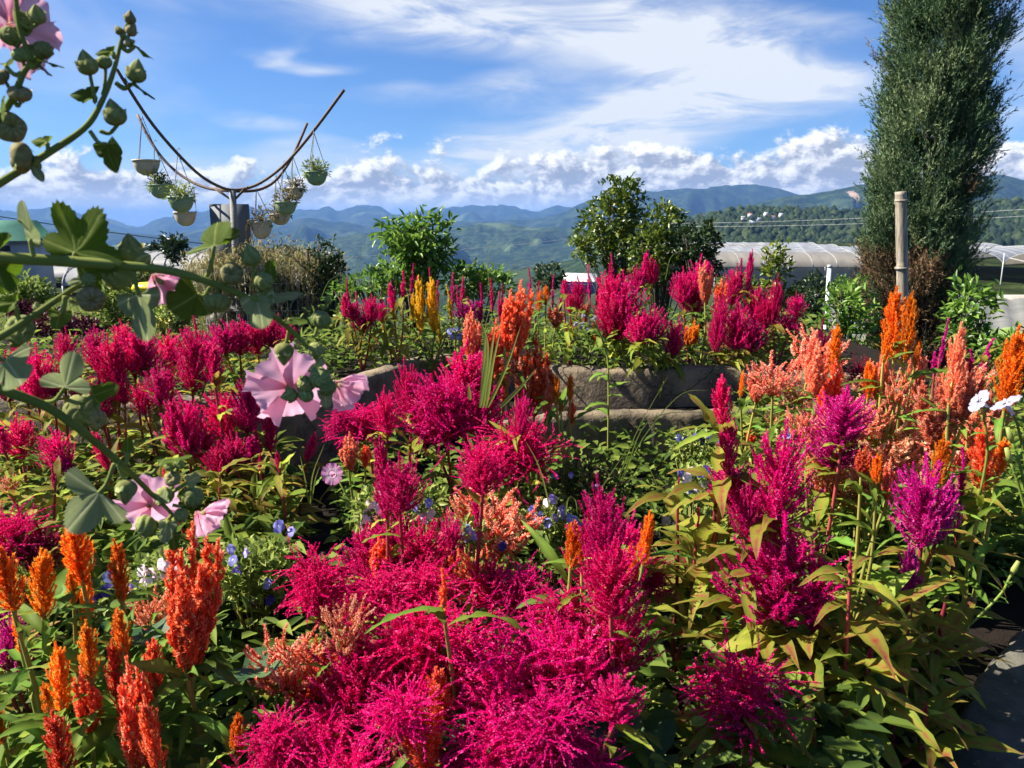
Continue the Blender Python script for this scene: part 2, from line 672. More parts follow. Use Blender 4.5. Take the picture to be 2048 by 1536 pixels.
ridge('scarred_ridge', 'wooded ridge with a pale landslide scar', [(-700, 540), (900, 520), (1200, 470), (1330, 440), (1430, 420), (1500, 410), (1560, 396), (1640, 384), (1690, 374), (1740, 366), (1800, 376), (1880, 372), (1950, 352), (2000, 350), (2048, 362), (2200, 370), (2750, 340)], 2300, .5, -250, M['scar'], jag=4, seed=7.7, rough=.22)
ridge('valley_hills', 'low green hills in the valley', [(-700, 480), (0, 484), (300, 492), (500, 494), (600, 484), (700, 470), (790, 462), (900, 455), (1000, 448), (1100, 455), (1200, 452), (1300, 460), (1400, 470), (1600, 500), (2750, 520)], 2700, .62, -262, M['mid'], jag=7, seed=1.9, rough=.3, rows=50)
NEAR_SIL = [(-700, 700), (1000, 640), (1200, 520), (1330, 465), (1400, 446), (1440, 436), (1500, 428), (1600, 430), (1700, 434), (1760, 424), (1850, 425), (1930, 418), (1990, 414), (2048, 412), (2300, 390), (2750, 400)]
ridge('near_hill', 'dark wooded hill behind the greenhouses', NEAR_SIL, 700, .6, -40, M['near'], jag=5, seed=5.1, rough=.12)


def build_forest():
    """the mass of trees on the near hill"""
    rng = np.random.default_rng(5)
    A = Acc()
    ico = bpy.data.meshes.new('tmp')
    import bmesh
    bm = bmesh.new()
    bmesh.ops.create_icosphere(bm, subdivisions=1, radius=1)
    iv = np.array([v.co[:] for v in bm.verts])
    bm.verts.index_update()
    fi = np.array([[v.index for v in f.verts] for f in bm.faces])
    bm.free()
    bpy.data.meshes.remove(ico)
    sx = [p[0] for p in NEAR_SIL]
    sy = [p[1] for p in NEAR_SIL]
    n = 5200
    px = rng.uniform(1230, 2350, n)
    u = rng.random(n) ** 1.1 * .5
    for a, b in zip(px, u):
        py = np.interp(a, sx, sy)
        c = at(a, py, 700)
        Hh = c.z + 40
        k = 1 - b * .6
        z = -40 + Hh * (1 - b) ** 1.25
        h = rng.uniform(5.0, 10.0) * (.75 + .25 * k)
        w = h * rng.uniform(.32, .5)
        v = iv * np.array([w, w, h * .62]) * rng.uniform(.72, 1.25, (len(iv), 1))
        v[:, :2] *= np.clip(1.05 - .45 * v[:, 2:3] / h, .35, 1.5)
        A.add(v + np.array([c.x * k, c.y * k, z + h * .35]), [fi], rng.uniform(0, 1))
    m = foliage('forest_trees', [(0, (.008, .018, .009)), (.6, (.022, .038, .017)), (1, (.045, .062, .024))], .8, .1, .1, 0.0, hue=0)
    tag(obj('forest', A.mesh('forest'), m), 'dark trees covering the hill behind the greenhouses', 'forest', kind='stuff')


build_forest()

# haze: even thin air from the garden to the skyline
hz_top = max(RIDGE_TOP) + 12
hz = Acc().box((0, 2000, (hz_top - 300) / 2), (44000, 34000, hz_top + 300))
m, t, b = mat('haze_air')
t.n.remove(b)
pvn = t.node('ShaderNodeVolumePrincipled')
pvn.inputs['Color'].default_value = (.17, .35, .74, 1)
pvn.inputs['Density'].default_value = 1.15 / 9500
pvn.inputs['Anisotropy'].default_value = 0.0
t.l.new(pvn.outputs[0], t.n['Material Output'].inputs['Volume'])
tag(obj('haze', hz.mesh('haze'), m), kind='stuff')

# ------------------------------------------------------------------ far buildings, greenhouses, poles, cables
M['wallwhite'] = simple('white_wall', (.62, .60, .56), .8)
M['roofred'] = simple('rust_roof', (.30, .14, .09), .8)
M['roofgrey'] = simple('grey_roof', (.34, .35, .36), .6)
M['roofgreen'] = simple('green_roof', (.05, .16, .11), .6)
M['dark'] = simple('dark_opening', (.03, .03, .035), .6)
M['steel'] = simple('galvanised_pipe', (.38, .38, .37), .45, .1, 20, spec=.5)
M['wire'] = simple('pale_cable', (.36, .37, .37), .6)
M['darkwire'] = simple('black_cable', (.03, .03, .03), .5)


def house(px, py, Y, w, d, h, rot, roofm, label, wallm='wallwhite', group=None, name='hill_house', zlow=None):
    p = at(px, py, Y)
    t_ = thing(name, label, 'house', p, group)
    lz = 1.2 if zlow is None else zlow
    sub('wall', Acc().box((0, 0, (h - lz) / 2), (w, d, h + lz)).mesh('wall'), M[wallm], t_, rot=(0, 0, rot))
    rf = Acc()
    e = .06 * w
    v = [(-w / 2 - e, -d / 2 - e, h), (w / 2 + e, -d / 2 - e, h), (w / 2 + e, d / 2 + e, h), (-w / 2 - e, d / 2 + e, h), (-w / 2 - e, 0, h + d * .32), (w / 2 + e, 0, h + d * .32)]
    rf.add(v, [[[0, 1, 5, 4], [2, 3, 4, 5]], [[3, 0, 4], [1, 2, 5]]])
    rf.add(np.array(v) - np.array([0, 0, .08]), [[[3, 2, 1, 0]]])
    sub('roof', rf.mesh('roof'), roofm, t_, rot=(0, 0, rot))
    for s in (-.25, .25):
        q = Matrix.Rotation(rot, 3, 'Z') @ Vector((s * w, -d / 2 - .01, h * .55))
        sub('window', Acc().box((0, 0, 0), (w * .2, .06, h * .32)).mesh('window'), M['dark'], t_, q, (0, 0, rot))
    return t_


spots = [(1486, 437, 'first'), (1500, 431, ''), (1516, 440, ''), (1532, 429, ''), (1546, 436, ''), (1504, 445, ''), (1562, 431, '')]
hl = ['pale house lowest on the left of the hillside hamlet', 'pale house with a grey roof above the hamlet\'s left corner', 'pale house with a rust roof at the hamlet\'s lower middle',
      'pale house highest in the middle of the hillside hamlet', 'pale house right of the middle of the hillside hamlet', 'pale house at the bottom edge of the hillside hamlet', 'pale house farthest right in the hillside hamlet']
for k, (px, py, _) in enumerate(spots):
    house(px, py, 560, 2.4 + .5 * (k % 3), 2.2, 1.0, .3 * (k % 4) - .4, M[('roofgrey', 'roofred', 'roofgrey')[k % 3]], hl[k], group='houses on the wooded hill')

# white shed with a blue side among the back bushes, green roofed shed at the left edge
M['bluewall'] = simple('blue_wall', (.06, .16, .42), .6)
house(1158, 563, 24, .95, .7, .03, -.3, simple('pale_roof', (.62, .62, .60), .6, .1), 'small blue walled shed with a pale roof behind the celosias', 'bluewall', name='garden_shed', zlow=.35)
house(8, 512, 26, 2.1, 2.0, .52, .1, M['roofgreen'], 'grey shed with a dark green roof at the left edge', 'roofgrey', name='field_shed', zlow=2)


def film_mat(name, c, rough=.35, tr=.25):
    m, t, b = mat(name)
    co = t.node('ShaderNodeTexCoord').outputs['Object']
    mp = t.node('ShaderNodeMapping')
    t.l.new(co, mp.inputs[0])
    mp.inputs['Scale'].default_value = (1.0, .25, .25)
    n = t.noise(mp.outputs[0], 1.6, 6.0, .65)
    t.put(b.inputs['Base Color'], t.mix(t.smooth(n, .35, .7), tuple(x * .72 for x in c), c))
    b.inputs['Roughness'].default_value = rough
    tl = t.node('ShaderNodeBsdfTranslucent')
    t.put(tl.inputs[0], c)
    mx = t.node('ShaderNodeMixShader')
    mx.inputs[0].default_value = tr
    t.l.new(b.outputs[0], mx.inputs[1])
    t.l.new(tl.outputs[0], mx.inputs[2])
    t.l.new(mx.outputs[0], t.n['Material Output'].inputs['Surface'])
    return m


M['film'] = film_mat('greenhouse_film', (.34, .315, .27))
M['filmwhite'] = film_mat('white_film', (.35, .365, .38), .35, .2)
M['tunnelfilm'] = film_mat('grey_tunnel_film', (.33, .33, .32), .5, .1)
M['net'] = film_mat('grey_shade_net', (.19, .19, .17), .8, .1)
M['greennet'] = film_mat('green_shade_net', (.22, .32, .09), .8, .15)
M['concrete_far'] = simple('weathered_concrete', (.33, .31, .27), .9, .2, 1.5)


def vault(L, span, hw, rise, n=12, m=26, sag=.02):
    """barrel roof over a bay: long axis along local x, with the film dipping between hoops"""
    V = []
    for i in range(m + 1):
        x = -L / 2 + L * i / m
        d = 1 - sag * (1 if i % 2 else 0)
        for j in range(n + 1):
            a = math.pi * j / n
            V.append((x, -math.cos(a) * span / 2, hw + rise * math.sin(a) * d))
    i = np.arange(m)[:, None] * (n + 1)
    j = np.arange(n)[None]
    Q = np.stack([i + j, i + n + 1 + j, i + n + 2 + j, i + j + 1], -1).reshape(-1, 4)
    return V, Q


def greenhouse(label, c, rot, L, span, bays, hw, rise, open_end=False, name='greenhouse', low=False):
    g = thing(name, label, 'greenhouse', c, 'plastic greenhouses below the garden')
    g.rotation_euler = (0, 0, rot)
    for k in range(bays):
        V, Q = vault(L, span, hw, rise)
        sub('film_roof', mesh('film_roof', V, [Q], smooth=True), M['tunnelfilm'] if low else M['film'] if k == 0 else M['filmwhite'], g, (0, k * span, 0))
        A = Acc()
        hoops = 9
        for i in range(hoops + 1):
            x = -L / 2 + L * i / hoops
            A.tube([(x, -math.cos(math.pi * j / 10) * (span / 2 + .015), hw + (rise + .015) * math.sin(math.pi * j / 10)) for j in range(11)], .018, 4)
        sub('hoop_frame', A.mesh('hoop_frame'), M['steel'], g, (0, k * span, 0))
    if not open_end and not low:
        A = Acc()
        A.add([(-L / 2, -span / 2 - .02, -1.5), (L / 2, -span / 2 - .02, -1.5), (L / 2, -span / 2 - .02, hw), (-L / 2, -span / 2 - .02, hw)], [[[0, 1, 2, 3]]])
        sub('film_wall', A.mesh('film_wall'), M['film'], g)
    for i in range(7):
        x = -L / 2 + L * i / 6
        sub('post', Acc().tube([(x, -span / 2, -.5 if low else -1.5), (x, -span / 2, hw)], .03 if low else .045, 6).mesh('post'), M['steel'], g)
    if open_end:
        for y in (-span / 2 + span * .35, span / 2 - span * .3, span / 2):
            sub('post', Acc().tube([(-L / 2, y, -1.5), (-L / 2, y, hw + rise * .8)], .045, 6).mesh('post'), M['steel'], g)
        for a in range(5):
            th = math.pi * (a + 1) / 6
            sub('brace', Acc().tube([(-L / 2, 0, hw + .1), (-L / 2, -math.cos(th) * span / 2, hw + rise * math.sin(th))], .03, 5).mesh('brace'), M['steel'], g)
        A = Acc()
        for k in range(9):
            u = k / 8
            A.add([(-L / 2 + .2 * math.sin(k * 1.7), -span / 2 + .05 - u * .9, -1.4), (-L / 2 + .1 * math.sin(k * 1.7), -span / 2 - u * .5, hw)], [])
        V = np.array([[(-L / 2 + .25 * math.sin(k * 1.9), -span / 2 + .1 - k * .12, -1.5), (-L / 2 + .1 * math.sin(k * 1.9), -span / 2 - k * .08, hw)] for k in range(10)]).reshape(-1, 3)
        sub('rolled_curtain', mesh('rolled_curtain', V, [[[2 * k, 2 * k + 2, 2 * k + 3, 2 * k + 1] for k in range(9)]], smooth=True), M['net'], g)
    return g


p = at(1620, 560, 66)
greenhouse('long pale plastic greenhouse block left of the tall cypress', (p.x, 66, p.z - .3), R(-2), 17.5, 6.5, 5, 1.6, 1.1)
p = at(2120, 585, 56)
greenhouse('hooped greenhouse with an open end right of the tall cypress', (p.x + 9, p.y + 9, p.z), R(35), 18, 6.6, 3, 1.5, 1.3, True)
p = at(1300, 545, 80)
greenhouse('low greenhouse roofs half hidden behind the round green trees', (p.x + 6, p.y + 4, p.z - .2), R(-2), 16, 6.0, 2, 1.6, 1.3)
# pale low tunnels on the left field
for k, (px, py, Y, L, lab) in enumerate([(330, 560, 24, 5.0, 'low grey plastic tunnel in the left field under the flower stem'), (140, 548, 30, 7.0, 'farther pale plastic tunnel in the left field beside the shed'), (400, 528, 27, 4.0, 'pale plastic tunnel left of the overgrown wire mound')]):
    p = at(px, py, Y)
    greenhouse(lab, (p.x, p.y, p.z - .1), R(12 - 8 * k), L, 2.4, 1, .06, .46, name='low_tunnel', low=True)


def sheet(label, quad, z, m, name, ribs, amp, cat):
    """a large low roof of net over hoops"""
    a, b_, c, d = [at_z(px, py, z) for px, py in quad]
    n, mm = ribs * 4, 12
    V = []
    for i in range(n + 1):
        u = i / n
        for j in range(mm + 1):
            w = j / mm
            q = (a.lerp(b_, u)).lerp(d.lerp(c, u), w)
            V.append((q.x, q.y, q.z + amp * abs(math.sin(math.pi * u * ribs)) - amp * .4 * math.sin(math.pi * w)))
    i = np.arange(n)[:, None] * (mm + 1)
    j = np.arange(mm)[None]
    Q = np.stack([i + j, i + mm + 1 + j, i + mm + 2 + j, i + j + 1], -1).reshape(-1, 4)
    g = thing(name, label, cat, a)
    sub('net_sheet', mesh('net_sheet', np.array(V) - np.array(a[:]), [Q], smooth=True), m, g)
    for q in (a, b_, c, d, (a + b_) / 2, (c + d) / 2):
        l = q - a
        sub('post', Acc().tube([(l.x, l.y, -2.5), (l.x, l.y, .05)], .04, 6).mesh('post'), M['steel'], g)
    return g


sheet('wide grey shade net right of the cypress trunk', [(1860, 655), (2300, 690), (2250, 612), (1860, 592)], -2.7, M['net'], 'shade_net', 9, .14, 'shade net')
sheet('light green strip of shade net right of the cypress', [(1860, 700), (2350, 745), (2300, 680), (1860, 652)], -2.6, M['greennet'], 'shade_net', 9, .16, 'shade net')
sheet('grey shade net behind the slim white post', [(1560, 670), (1790, 690), (1790, 602), (1600, 600)], -2.75, M['net'], 'shade_net', 7, .12, 'shade net')
p0, p1 = at(1955, 605, 46), at(2300, 612, 46)
tag(obj('retaining_wall', Acc().box((0, 0, 0), ((p1 - p0).length, .3, 1.6)).mesh('retaining_wall'), M['concrete_far'], None, ((p0 + p1) / 2) + Vector((0, 0, -.25))), 'low weathered concrete wall in front of the open greenhouse', 'wall')

# slim white post, bamboo pole
p = at(1656, 640, 20)
tp = at(1659, 536, 20)
g = thing('metal_post', 'slim white metal post standing left of the cypress', 'post', (p.x, p.y, p.z - 2.2))
sub('pipe', Acc().tube([(0, 0, 0), (tp.x - p.x, 0, tp.z - p.z + 2.2)], .055, 10).mesh('pipe', True), simple('white_pipe', (.70, .72, .74), .4, .05), g)
sub('cap', Acc().tube([(tp.x - p.x, 0, tp.z - p.z + 2.2), (tp.x - p.x, 0, tp.z - p.z + 2.28)], .062, 10).mesh('cap'), M['steel'], g)


def cable(name, label, pts, Y, r, m, group, sag=6):
    P = [at(x, y, yy) for (x, y), yy in zip(pts, Y)]
    out = []
    for i in range(25):
        u = i / 24
        q = P[0].lerp(P[1], u)
        q.z -= sag * 4 * u * (1 - u)
        out.append(q)
    tag(obj(name, Acc().tube(out, r, 4).mesh(name), m), label, 'cable', group)


cable('power_cable', 'upper pale power cable crossing the wooded hill', [(1300, 447), (2150, 412)], (70, 48), .011, M['wire'], 'power cables over the hill', .25)
cable('power_cable', 'lower pale power cable crossing the wooded hill', [(1300, 452), (2150, 426)], (70, 48), .011, M['wire'], 'power cables over the hill', .3)
cable('power_cable', 'pale cable over the valley between the small tree and the round trees', [(560, 520), (1260, 462)], (60, 80), .014, M['wire'], 'power cables over the valley', .4)
cable('power_cable', 'dark cable sagging behind the hollyhock leaf', [(-60, 424), (430, 490)], (26, 30), .016, M['darkwire'], 'power cables over the valley', .05)

# ------------------------------------------------------------------ raised concrete planters and their soil


def concrete_mat(name, c, moss=.35, cracks=.7):
    m, t, b = mat(name)
    co = t.node('ShaderNodeTexCoord').outputs['Object']
    n = t.noise(co, 6.0, 8.0, .65)
    n2 = t.noise(co, 45.0, 5.0, .6)
    n3 = t.noise(t.vm('ADD', co, (5, 5, 5)), 2.2, 5.0, .6)
    cc = t.mix(t.smooth(n, .32, .68), tuple(x * .35 for x in c), tuple(x * 1.15 for x in c))
    cc = t.mix(t.m('MULTIPLY', t.smooth(n3, .45, .7), moss), cc, (.06, .065, .025))
    cc = t.mix(t.smooth(n2, .62, .75, 0, .5), cc, (.5, .47, .4))
    vo = t.node('ShaderNodeTexVoronoi', feature='DISTANCE_TO_EDGE')
    vo.inputs['Scale'].default_value = 4.0
    t.l.new(t.vm('ADD', co, t.vm('MULTIPLY', t.xyz(n, n3, n), (.25, .25, .25))), vo.inputs['Vector'])
    cr = t.smooth(vo.outputs['Distance'], 0.0, .012)
    cc = t.mix(t.m('MULTIPLY', t.m('SUBTRACT', 1.0, cr), cracks * .4), cc, (.03, .028, .025))
    t.put(b.inputs['Base Color'], cc)
    b.inputs['Roughness'].default_value = .92
    bp = t.node('ShaderNodeBump')
    bp.inputs['Strength'].default_value = .9
    bp.inputs['Distance'].default_value = .02
    t.l.new(t.m('ADD', t.m('ADD', n, t.m('MULTIPLY', n2, .4)), t.m('MULTIPLY', cr, .6 if cracks else 0.0)), bp.inputs['Height'])
    t.l.new(bp.outputs[0], b.inputs['Normal'])
    return m


M['concrete'] = concrete_mat('old_concrete', (.19, .145, .09), .6)
M['soil'] = simple('dark_soil', (.016, .012, .009), .95, .4, 30, .8, .1)


def rim_wall(name, label, pix, z_top, z_bot, thick, inward=1.0, n=90, m=None):
    """a curved planter wall whose front edge of the rim runs through photograph pixels at height z_top"""
    ctrl = [at_z(px, py, z_top) for px, py in pix]
    P = curve_pts(ctrl, n)
    P = np.array([p[:] for p in P])
    T = np.gradient(P[:, :2], axis=0)
    T /= np.linalg.norm(T, axis=1)[:, None]
    N = np.stack([-T[:, 1], T[:, 0]], 1) * inward
    rows = []
    e = .018
    prof = [(0, z_bot), (0, z_top - e * 1.3), (e * .35, z_top - e * .4), (e, z_top), (thick - e, z_top + .004), (thick - e * .3, z_top - e * .5), (thick, z_top - e * 1.3), (thick, z_bot)]
    rng = np.random.default_rng(len(pix))
    wob = np.convolve(rng.normal(0, .03, n + 24), np.ones(13) / 13, 'same')[12:12 + n] + rng.normal(0, .0012, n)
    for o, z in prof:
        rows.append(np.column_stack([P[:, :2] + N * (o + wob[:, None]), z + wob * .35]))
    V = np.stack(rows, 1).reshape(-1, 3)
    k = len(prof)
    i = np.arange(n - 1)[:, None] * k
    j = np.arange(k - 1)[None]
    Q = np.stack([i + j, i + k + j, i + k + j + 1, i + j + 1], -1).reshape(-1, 4)
    o = obj(name, mesh(name, V, [Q], smooth=False), m or M['concrete'])
    tag(o, label, 'planter wall')
    return P, N


UP_RIM = [(-250, 792), (0, 796), (250, 800), (430, 803), (540, 806), (590, 798), (640, 781), (705, 763), (790, 738), (880, 716), (1000, 724), (1110, 738), (1280, 742), (1450, 740), (1600, 742), (1800, 760)]
P_up, N_up = rim_wall('upper_planter_wall', 'weathered concrete wall of the upper flower bed, curving round the back', UP_RIM, .91, .30, .09)
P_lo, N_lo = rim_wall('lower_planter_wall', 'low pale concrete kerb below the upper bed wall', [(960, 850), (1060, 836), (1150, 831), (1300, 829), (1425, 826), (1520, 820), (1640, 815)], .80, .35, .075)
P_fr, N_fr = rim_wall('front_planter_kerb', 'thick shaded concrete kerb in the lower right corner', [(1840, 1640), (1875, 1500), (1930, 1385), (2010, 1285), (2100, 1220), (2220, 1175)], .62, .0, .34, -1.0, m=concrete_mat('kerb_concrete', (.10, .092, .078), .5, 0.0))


def soil_sheet(name, outline, z, label):
    from mathutils.geometry import tessellate_polygon
    o = np.array([(x, y, z) for x, y in outline])
    tri = np.array(tessellate_polygon([[Vector(p) for p in o]]))
    tag(obj(name, mesh(name, o, [tri]), M['soil']), kind='structure')


up = [(x + nx * .05, y + ny * .05) for (x, y, z), (nx, ny) in zip(P_up, N_up)]
soil_sheet('upper_bed_soil', up + [(2.0, 3.5), (2.0, 4.7), (-5.0, 4.7), (-5.0, 2.9)], .85, 'soil')
lo = [(x + nx * .03, y + ny * .03) for (x, y, z), (nx, ny) in zip(P_lo, N_lo)]
soil_sheet('lower_bed_soil', lo + [(2.0, 3.9), (-.2, 3.9)], .745, 'soil')
soil_sheet('front_bed_soil', [(-3, .3), (1.05, .3), (1.05, 1.3), (3.2, 2.3), (3.2, 4.0), (-3.4, 4.0), (-3.4, 1.0)], .55, 'soil')

# ------------------------------------------------------------------ trees and shrubs
M['bark'] = simple('bark', (.10, .075, .055), .9, .3, 20, .6, .1)
M['cypress'] = foliage('cypress_green', [(0, (.03, .065, .03)), (.45, (.08, .14, .06)), (.8, (.15, .215, .095)), (1, (.24, .29, .14))], .6, .15, .2, .0, hue=0)
M['cypress_dead'] = foliage('cypress_brown', [(0, (.05, .036, .022)), (.5, (.13, .085, .05)), (.8, (.14, .13, .06)), (1, (.27, .15, .09))], .8, .1, .1, 0, hue=0)


def cypress():
    rng = np.random.default_rng(21)
    Y = 6.0
    base = at(1832, 800, Y)
    base.z = 0.0
    g = thing('cypress_tree', 'tall dense conical cypress with brown lower foliage', 'tree', base)
    # outline of the crown in the photograph: y, left x, right x
    prof = [(-420, 1900, 1940), (-250, 1850, 1970), (-100, 1800, 1995), (0, 1786, 2004), (60, 1772, 2006), (140, 1766, 2000), (220, 1752, 1996), (300, 1745, 1990), (360, 1738, 1975), (420, 1724, 1962), (480, 1716, 1945), (540, 1720, 1935), (600, 1728, 1922), (660, 1738, 1912), (720, 1745, 1905), (860, 1770, 1895)]
    zc = []
    for y, l, r in prof:
        a, b = at(l, y, Y), at(r, y, Y)
        zc.append((a.z, (a.x + b.x) / 2 - base.x, (b.x - a.x) / 2 * .79))
    zc = np.array(zc[::-1])

    def shape(z):
        return np.interp(z, zc[:, 0], zc[:, 1]), np.interp(z, zc[:, 0], zc[:, 2])
    sub('trunk', Acc().tube([(0, 0, 0), (.02, 0, 1.0), (.08, 0, 2.5), (.2, 0, 4.6)], [.075, .065, .04, .012], 8).mesh('trunk', True), M['bark'], g)
    n_limbs = 110
    L = Acc()
    tips = []
    for k in range(n_limbs):
        z0 = .35 + 3.9 * (k / n_limbs)
        th = k * 2.399 + rng.normal(0, .3)
        z1 = z0 + rng.uniform(.35, .7)
        cx, r = shape(z1)
        q = rng.uniform(.8, 1.06) * r
        tip = np.array([cx + math.cos(th) * q, math.sin(th) * q, z1])
        st_ = np.array([shape(z0)[0] * .6, 0, z0])
        midp = (st_ + tip) / 2 + np.array([math.cos(th), math.sin(th), -.6]) * .06
        L.tube([st_, midp, tip], [.014, .008, .003], 4)
        tips.append((st_, midp, tip))
    sub('limbs', L.mesh('limbs'), M['bark'], g)
    # sprays: many short upward shoots made of scale-leaf darts, gathered in clumps with gaps between
    A, D = Acc(), Acc()
    nc = 3100
    zz = rng.uniform(.35, zc[-1, 0], nc)
    for k in range(nc):
        cx, r = shape(zz[k])
        th = rng.uniform(0, 2 * np.pi)
        rad = r * rng.uniform(.12, 1.0) ** .5 * rng.choice([1.0, 1.0, .9, 1.05, 1.14])
        c = np.array([cx + math.cos(th) * rad, math.sin(th) * rad, zz[k]])
        gap = mnoise.noise(Vector((c[0] * 6.0, c[1] * 6.0, c[2] * 2.2))) + .35 * mnoise.noise(Vector((c[0] * 14.0, c[1] * 14.0, c[2] * 6)))
        if gap < -.2 and rad > r * .6:
            continue
        out = np.array([math.cos(th) * .5, math.sin(th) * .5, 1.0])
        ns = 10
        so = rng.normal(0, .03, (ns, 3)) + c
        sd = unit(out + rng.normal(0, .35, (ns, 3)))
        sl = rng.uniform(.08, .2, ns)
        nd = 20
        u = rng.random((ns, nd))
        P = so[:, None] + sd[:, None] * (sl[:, None] * u)[..., None]
        dd = sd[:, None] + rng.normal(0, .36, (ns, nd, 3))
        tone = np.clip(rng.normal(.45 + .7 * gap, .25), 0, 1)
        # lower third and a patch on the right have died back to brown
        dn = mnoise.noise(Vector((c[0] * 3.1 + 4, c[1] * 3.1, c[2] * 2.2)))
        low = 1.0 - np.clip((zz[k] - .75) / .85, 0, 1)
        dead = (low * 1.15 + dn * .9 > .68) or (dn > .38 and zz[k] < 2.0 and math.cos(th) > 0)
        V, Q, T = kites(P.reshape(-1, 3), dd.reshape(-1, 3), rng.uniform(.016, .042, ns * nd), rng.uniform(.0021, .0038, ns * nd), np.clip(tone + rng.normal(0, .18, ns * nd), 0, 1), rng)
        (D if dead else A).add(V, [Q], T)
    sub('crown', A.mesh('crown'), M['cypress'], g)
    sub('dead_foliage', D.mesh('dead_foliage'), M['cypress_dead'], g)['label'] = 'brown dead foliage round the lower cypress'


cypress()

M['citrus'] = foliage('citrus_leaf', [(0, (.035, .075, .012)), (.5, (.10, .155, .02)), (1, (.25, .27, .035))], .35, .3, .5, 0, hue=0)
M['darkleaf'] = foliage('dark_leaf', [(0, (.015, .032, .012)), (.6, (.035, .065, .02)), (1, (.07, .10, .03))], .4, .25, .4, 0, hue=0)
M['freshleaf'] = foliage('fresh_leaf', [(0, (.05, .12, .02)), (.5, (.13, .25, .035)), (1, (.27, .38, .07))], .4, .4, .4, 0, hue=0)
M['olive'] = foliage('olive_leaf', [(0, (.07, .095, .025)), (.5, (.16, .20, .05)), (1, (.32, .33, .10))], .6, .3, .2, 0, hue=0)


def leafy(name, label, cat, px, py_base, Y, lobes, n, L, W, material, seed, group=None, zbase=None, stem_r=.012, up=.4, bend=.2, shell=.55, limbs=9):
    """tree or shrub: trunk, limbs and a crown of separate leaves spread through lobes (pixel x, y, radius x, radius y)"""
    rng = np.random.default_rng(seed)
    b = at(px, py_base, Y)
    if zbase is not None:
        b.z = zbase
    g = thing(name, label, cat, b, group)
    A, S = Acc(), Acc()
    area = sum(l[2] * l[3] for l in lobes)
    for (lx, ly, rx, ry) in lobes:
        c = at(lx, ly, Y)
        k = mpp(lx, ly, Y)
        ax, az_ = rx * k, ry * k
        ay = ax * .9
        cc = np.array([c.x - b.x, rng.normal(0, ax * .25), c.z - b.z])
        for q in range(limbs):
            d = unit(rng.normal(size=3) * np.array([1, 1, .8]) + np.array([0, 0, .35]))
            tip = cc + d * np.array([ax, ay, az_]) * rng.uniform(.6, .95)
            midp = np.array([tip[0] * .45, tip[1] * .45, tip[2] * .55])
            S.tube([(rng.normal(0, .01), rng.normal(0, .01), 0.0), midp, tip], [stem_r, stem_r * .6, stem_r * .2], 4)
        m_ = int(n * rx * ry / area)
        # leaves in twig clusters
        ncl = max(4, m_ // 9)
        d = unit(rng.normal(size=(ncl, 3)))
        rr = rng.random(ncl) ** (1 / 3 * shell * 1.6)
        lump = 1 + .22 * np.array([mnoise.noise(Vector(q * 2.2 + seed)) for q in d])
        C = cc + d * np.array([ax, ay, az_]) * (rr * lump)[:, None]
        tone = np.clip(.5 + .5 * np.array([mnoise.noise(Vector(q * (3.0 / max(ax, .05)))) for q in C]) + rng.normal(0, .12, ncl), 0, 1)
        P = np.repeat(C, 9, 0) + rng.normal(0, L * .45, (ncl * 9, 3))
        dd = np.repeat(d, 9, 0) * .8 + rng.normal(0, .7, (ncl * 9, 3)) + np.array([0, 0, up])
        U = rng.normal(0, .5, (ncl * 9, 3)) + np.array([0, 0, 1])
        V, Q, T = leaf_set(P, dd, U, L * rng.uniform(.6, 1.2, ncl * 9), W * rng.uniform(.7, 1.2, ncl * 9), np.clip(np.repeat(tone, 9) + rng.normal(0, .15, ncl * 9), 0, 1), bend)
        A.add(V, [Q], T)
    sub('trunk', S.mesh('trunk'), M['bark'], g)
    sub('crown', A.mesh('crown'), material, g)
    return g


leafy('citrus_tree', 'tallest round leafed green tree behind the back celosias', 'tree', 1245, 600, 8.0, [(1240, 395, 48, 40), (1225, 440, 62, 45), (1195, 485, 52, 48), (1255, 500, 60, 50)], 3600, .055, .016, M['citrus'], 31, zbase=.05)
leafy('citrus_tree', 'yellow green bushy tree right of the tallest round leafed tree', 'tree', 1320, 600, 7.7, [(1325, 450, 50, 42), (1300, 500, 56, 48), (1360, 505, 40, 46), (1320, 545, 60, 40)], 3000, .05, .016, M['citrus'], 32, zbase=.05)
leafy('dark_shrub', 'dark shrub at the right foot of the two round leafed trees', 'shrub', 1402, 590, 7.4, [(1400, 485, 42, 42), (1410, 530, 40, 40)], 1500, .045, .015, M['darkleaf'], 33, zbase=.05)
leafy('young_tree', 'small bright green tree with long narrow leaves', 'tree', 830, 620, 5.6, [(812, 470, 46, 30), (862, 468, 48, 30), (838, 500, 62, 34), (820, 540, 56, 30)], 1300, .075, .012, M['freshleaf'], 34, zbase=.4, bend=.35, up=.1)
leafy('leafy_shrub', 'low bright shrub between the young tree and the round trees', 'shrub', 950, 620, 5.8, [(930, 560, 50, 34), (985, 565, 44, 28)], 800, .05, .013, M['freshleaf'], 35, zbase=.4)
leafy('leafy_shrub', 'low bright shrub at the left foot of the young tree', 'shrub', 770, 610, 5.4, [(745, 565, 40, 30), (700, 590, 40, 34), (790, 560, 40, 30)], 700, .05, .011, M['freshleaf'], 36, zbase=.4)
leafy('round_bush', 'dark round bush far behind the middle of the bed', 'bush', 1100, 590, 18, [(1098, 553, 34, 24)], 700, .09, .03, M['darkleaf'], 37)
leafy('sapling', 'slim green sapling in front of the greenhouse', 'sapling', 1552, 660, 6.0, [(1554, 505, 18, 22), (1550, 545, 24, 26), (1560, 590, 26, 30)], 420, .06, .014, M['citrus'], 38, zbase=.3, stem_r=.008)
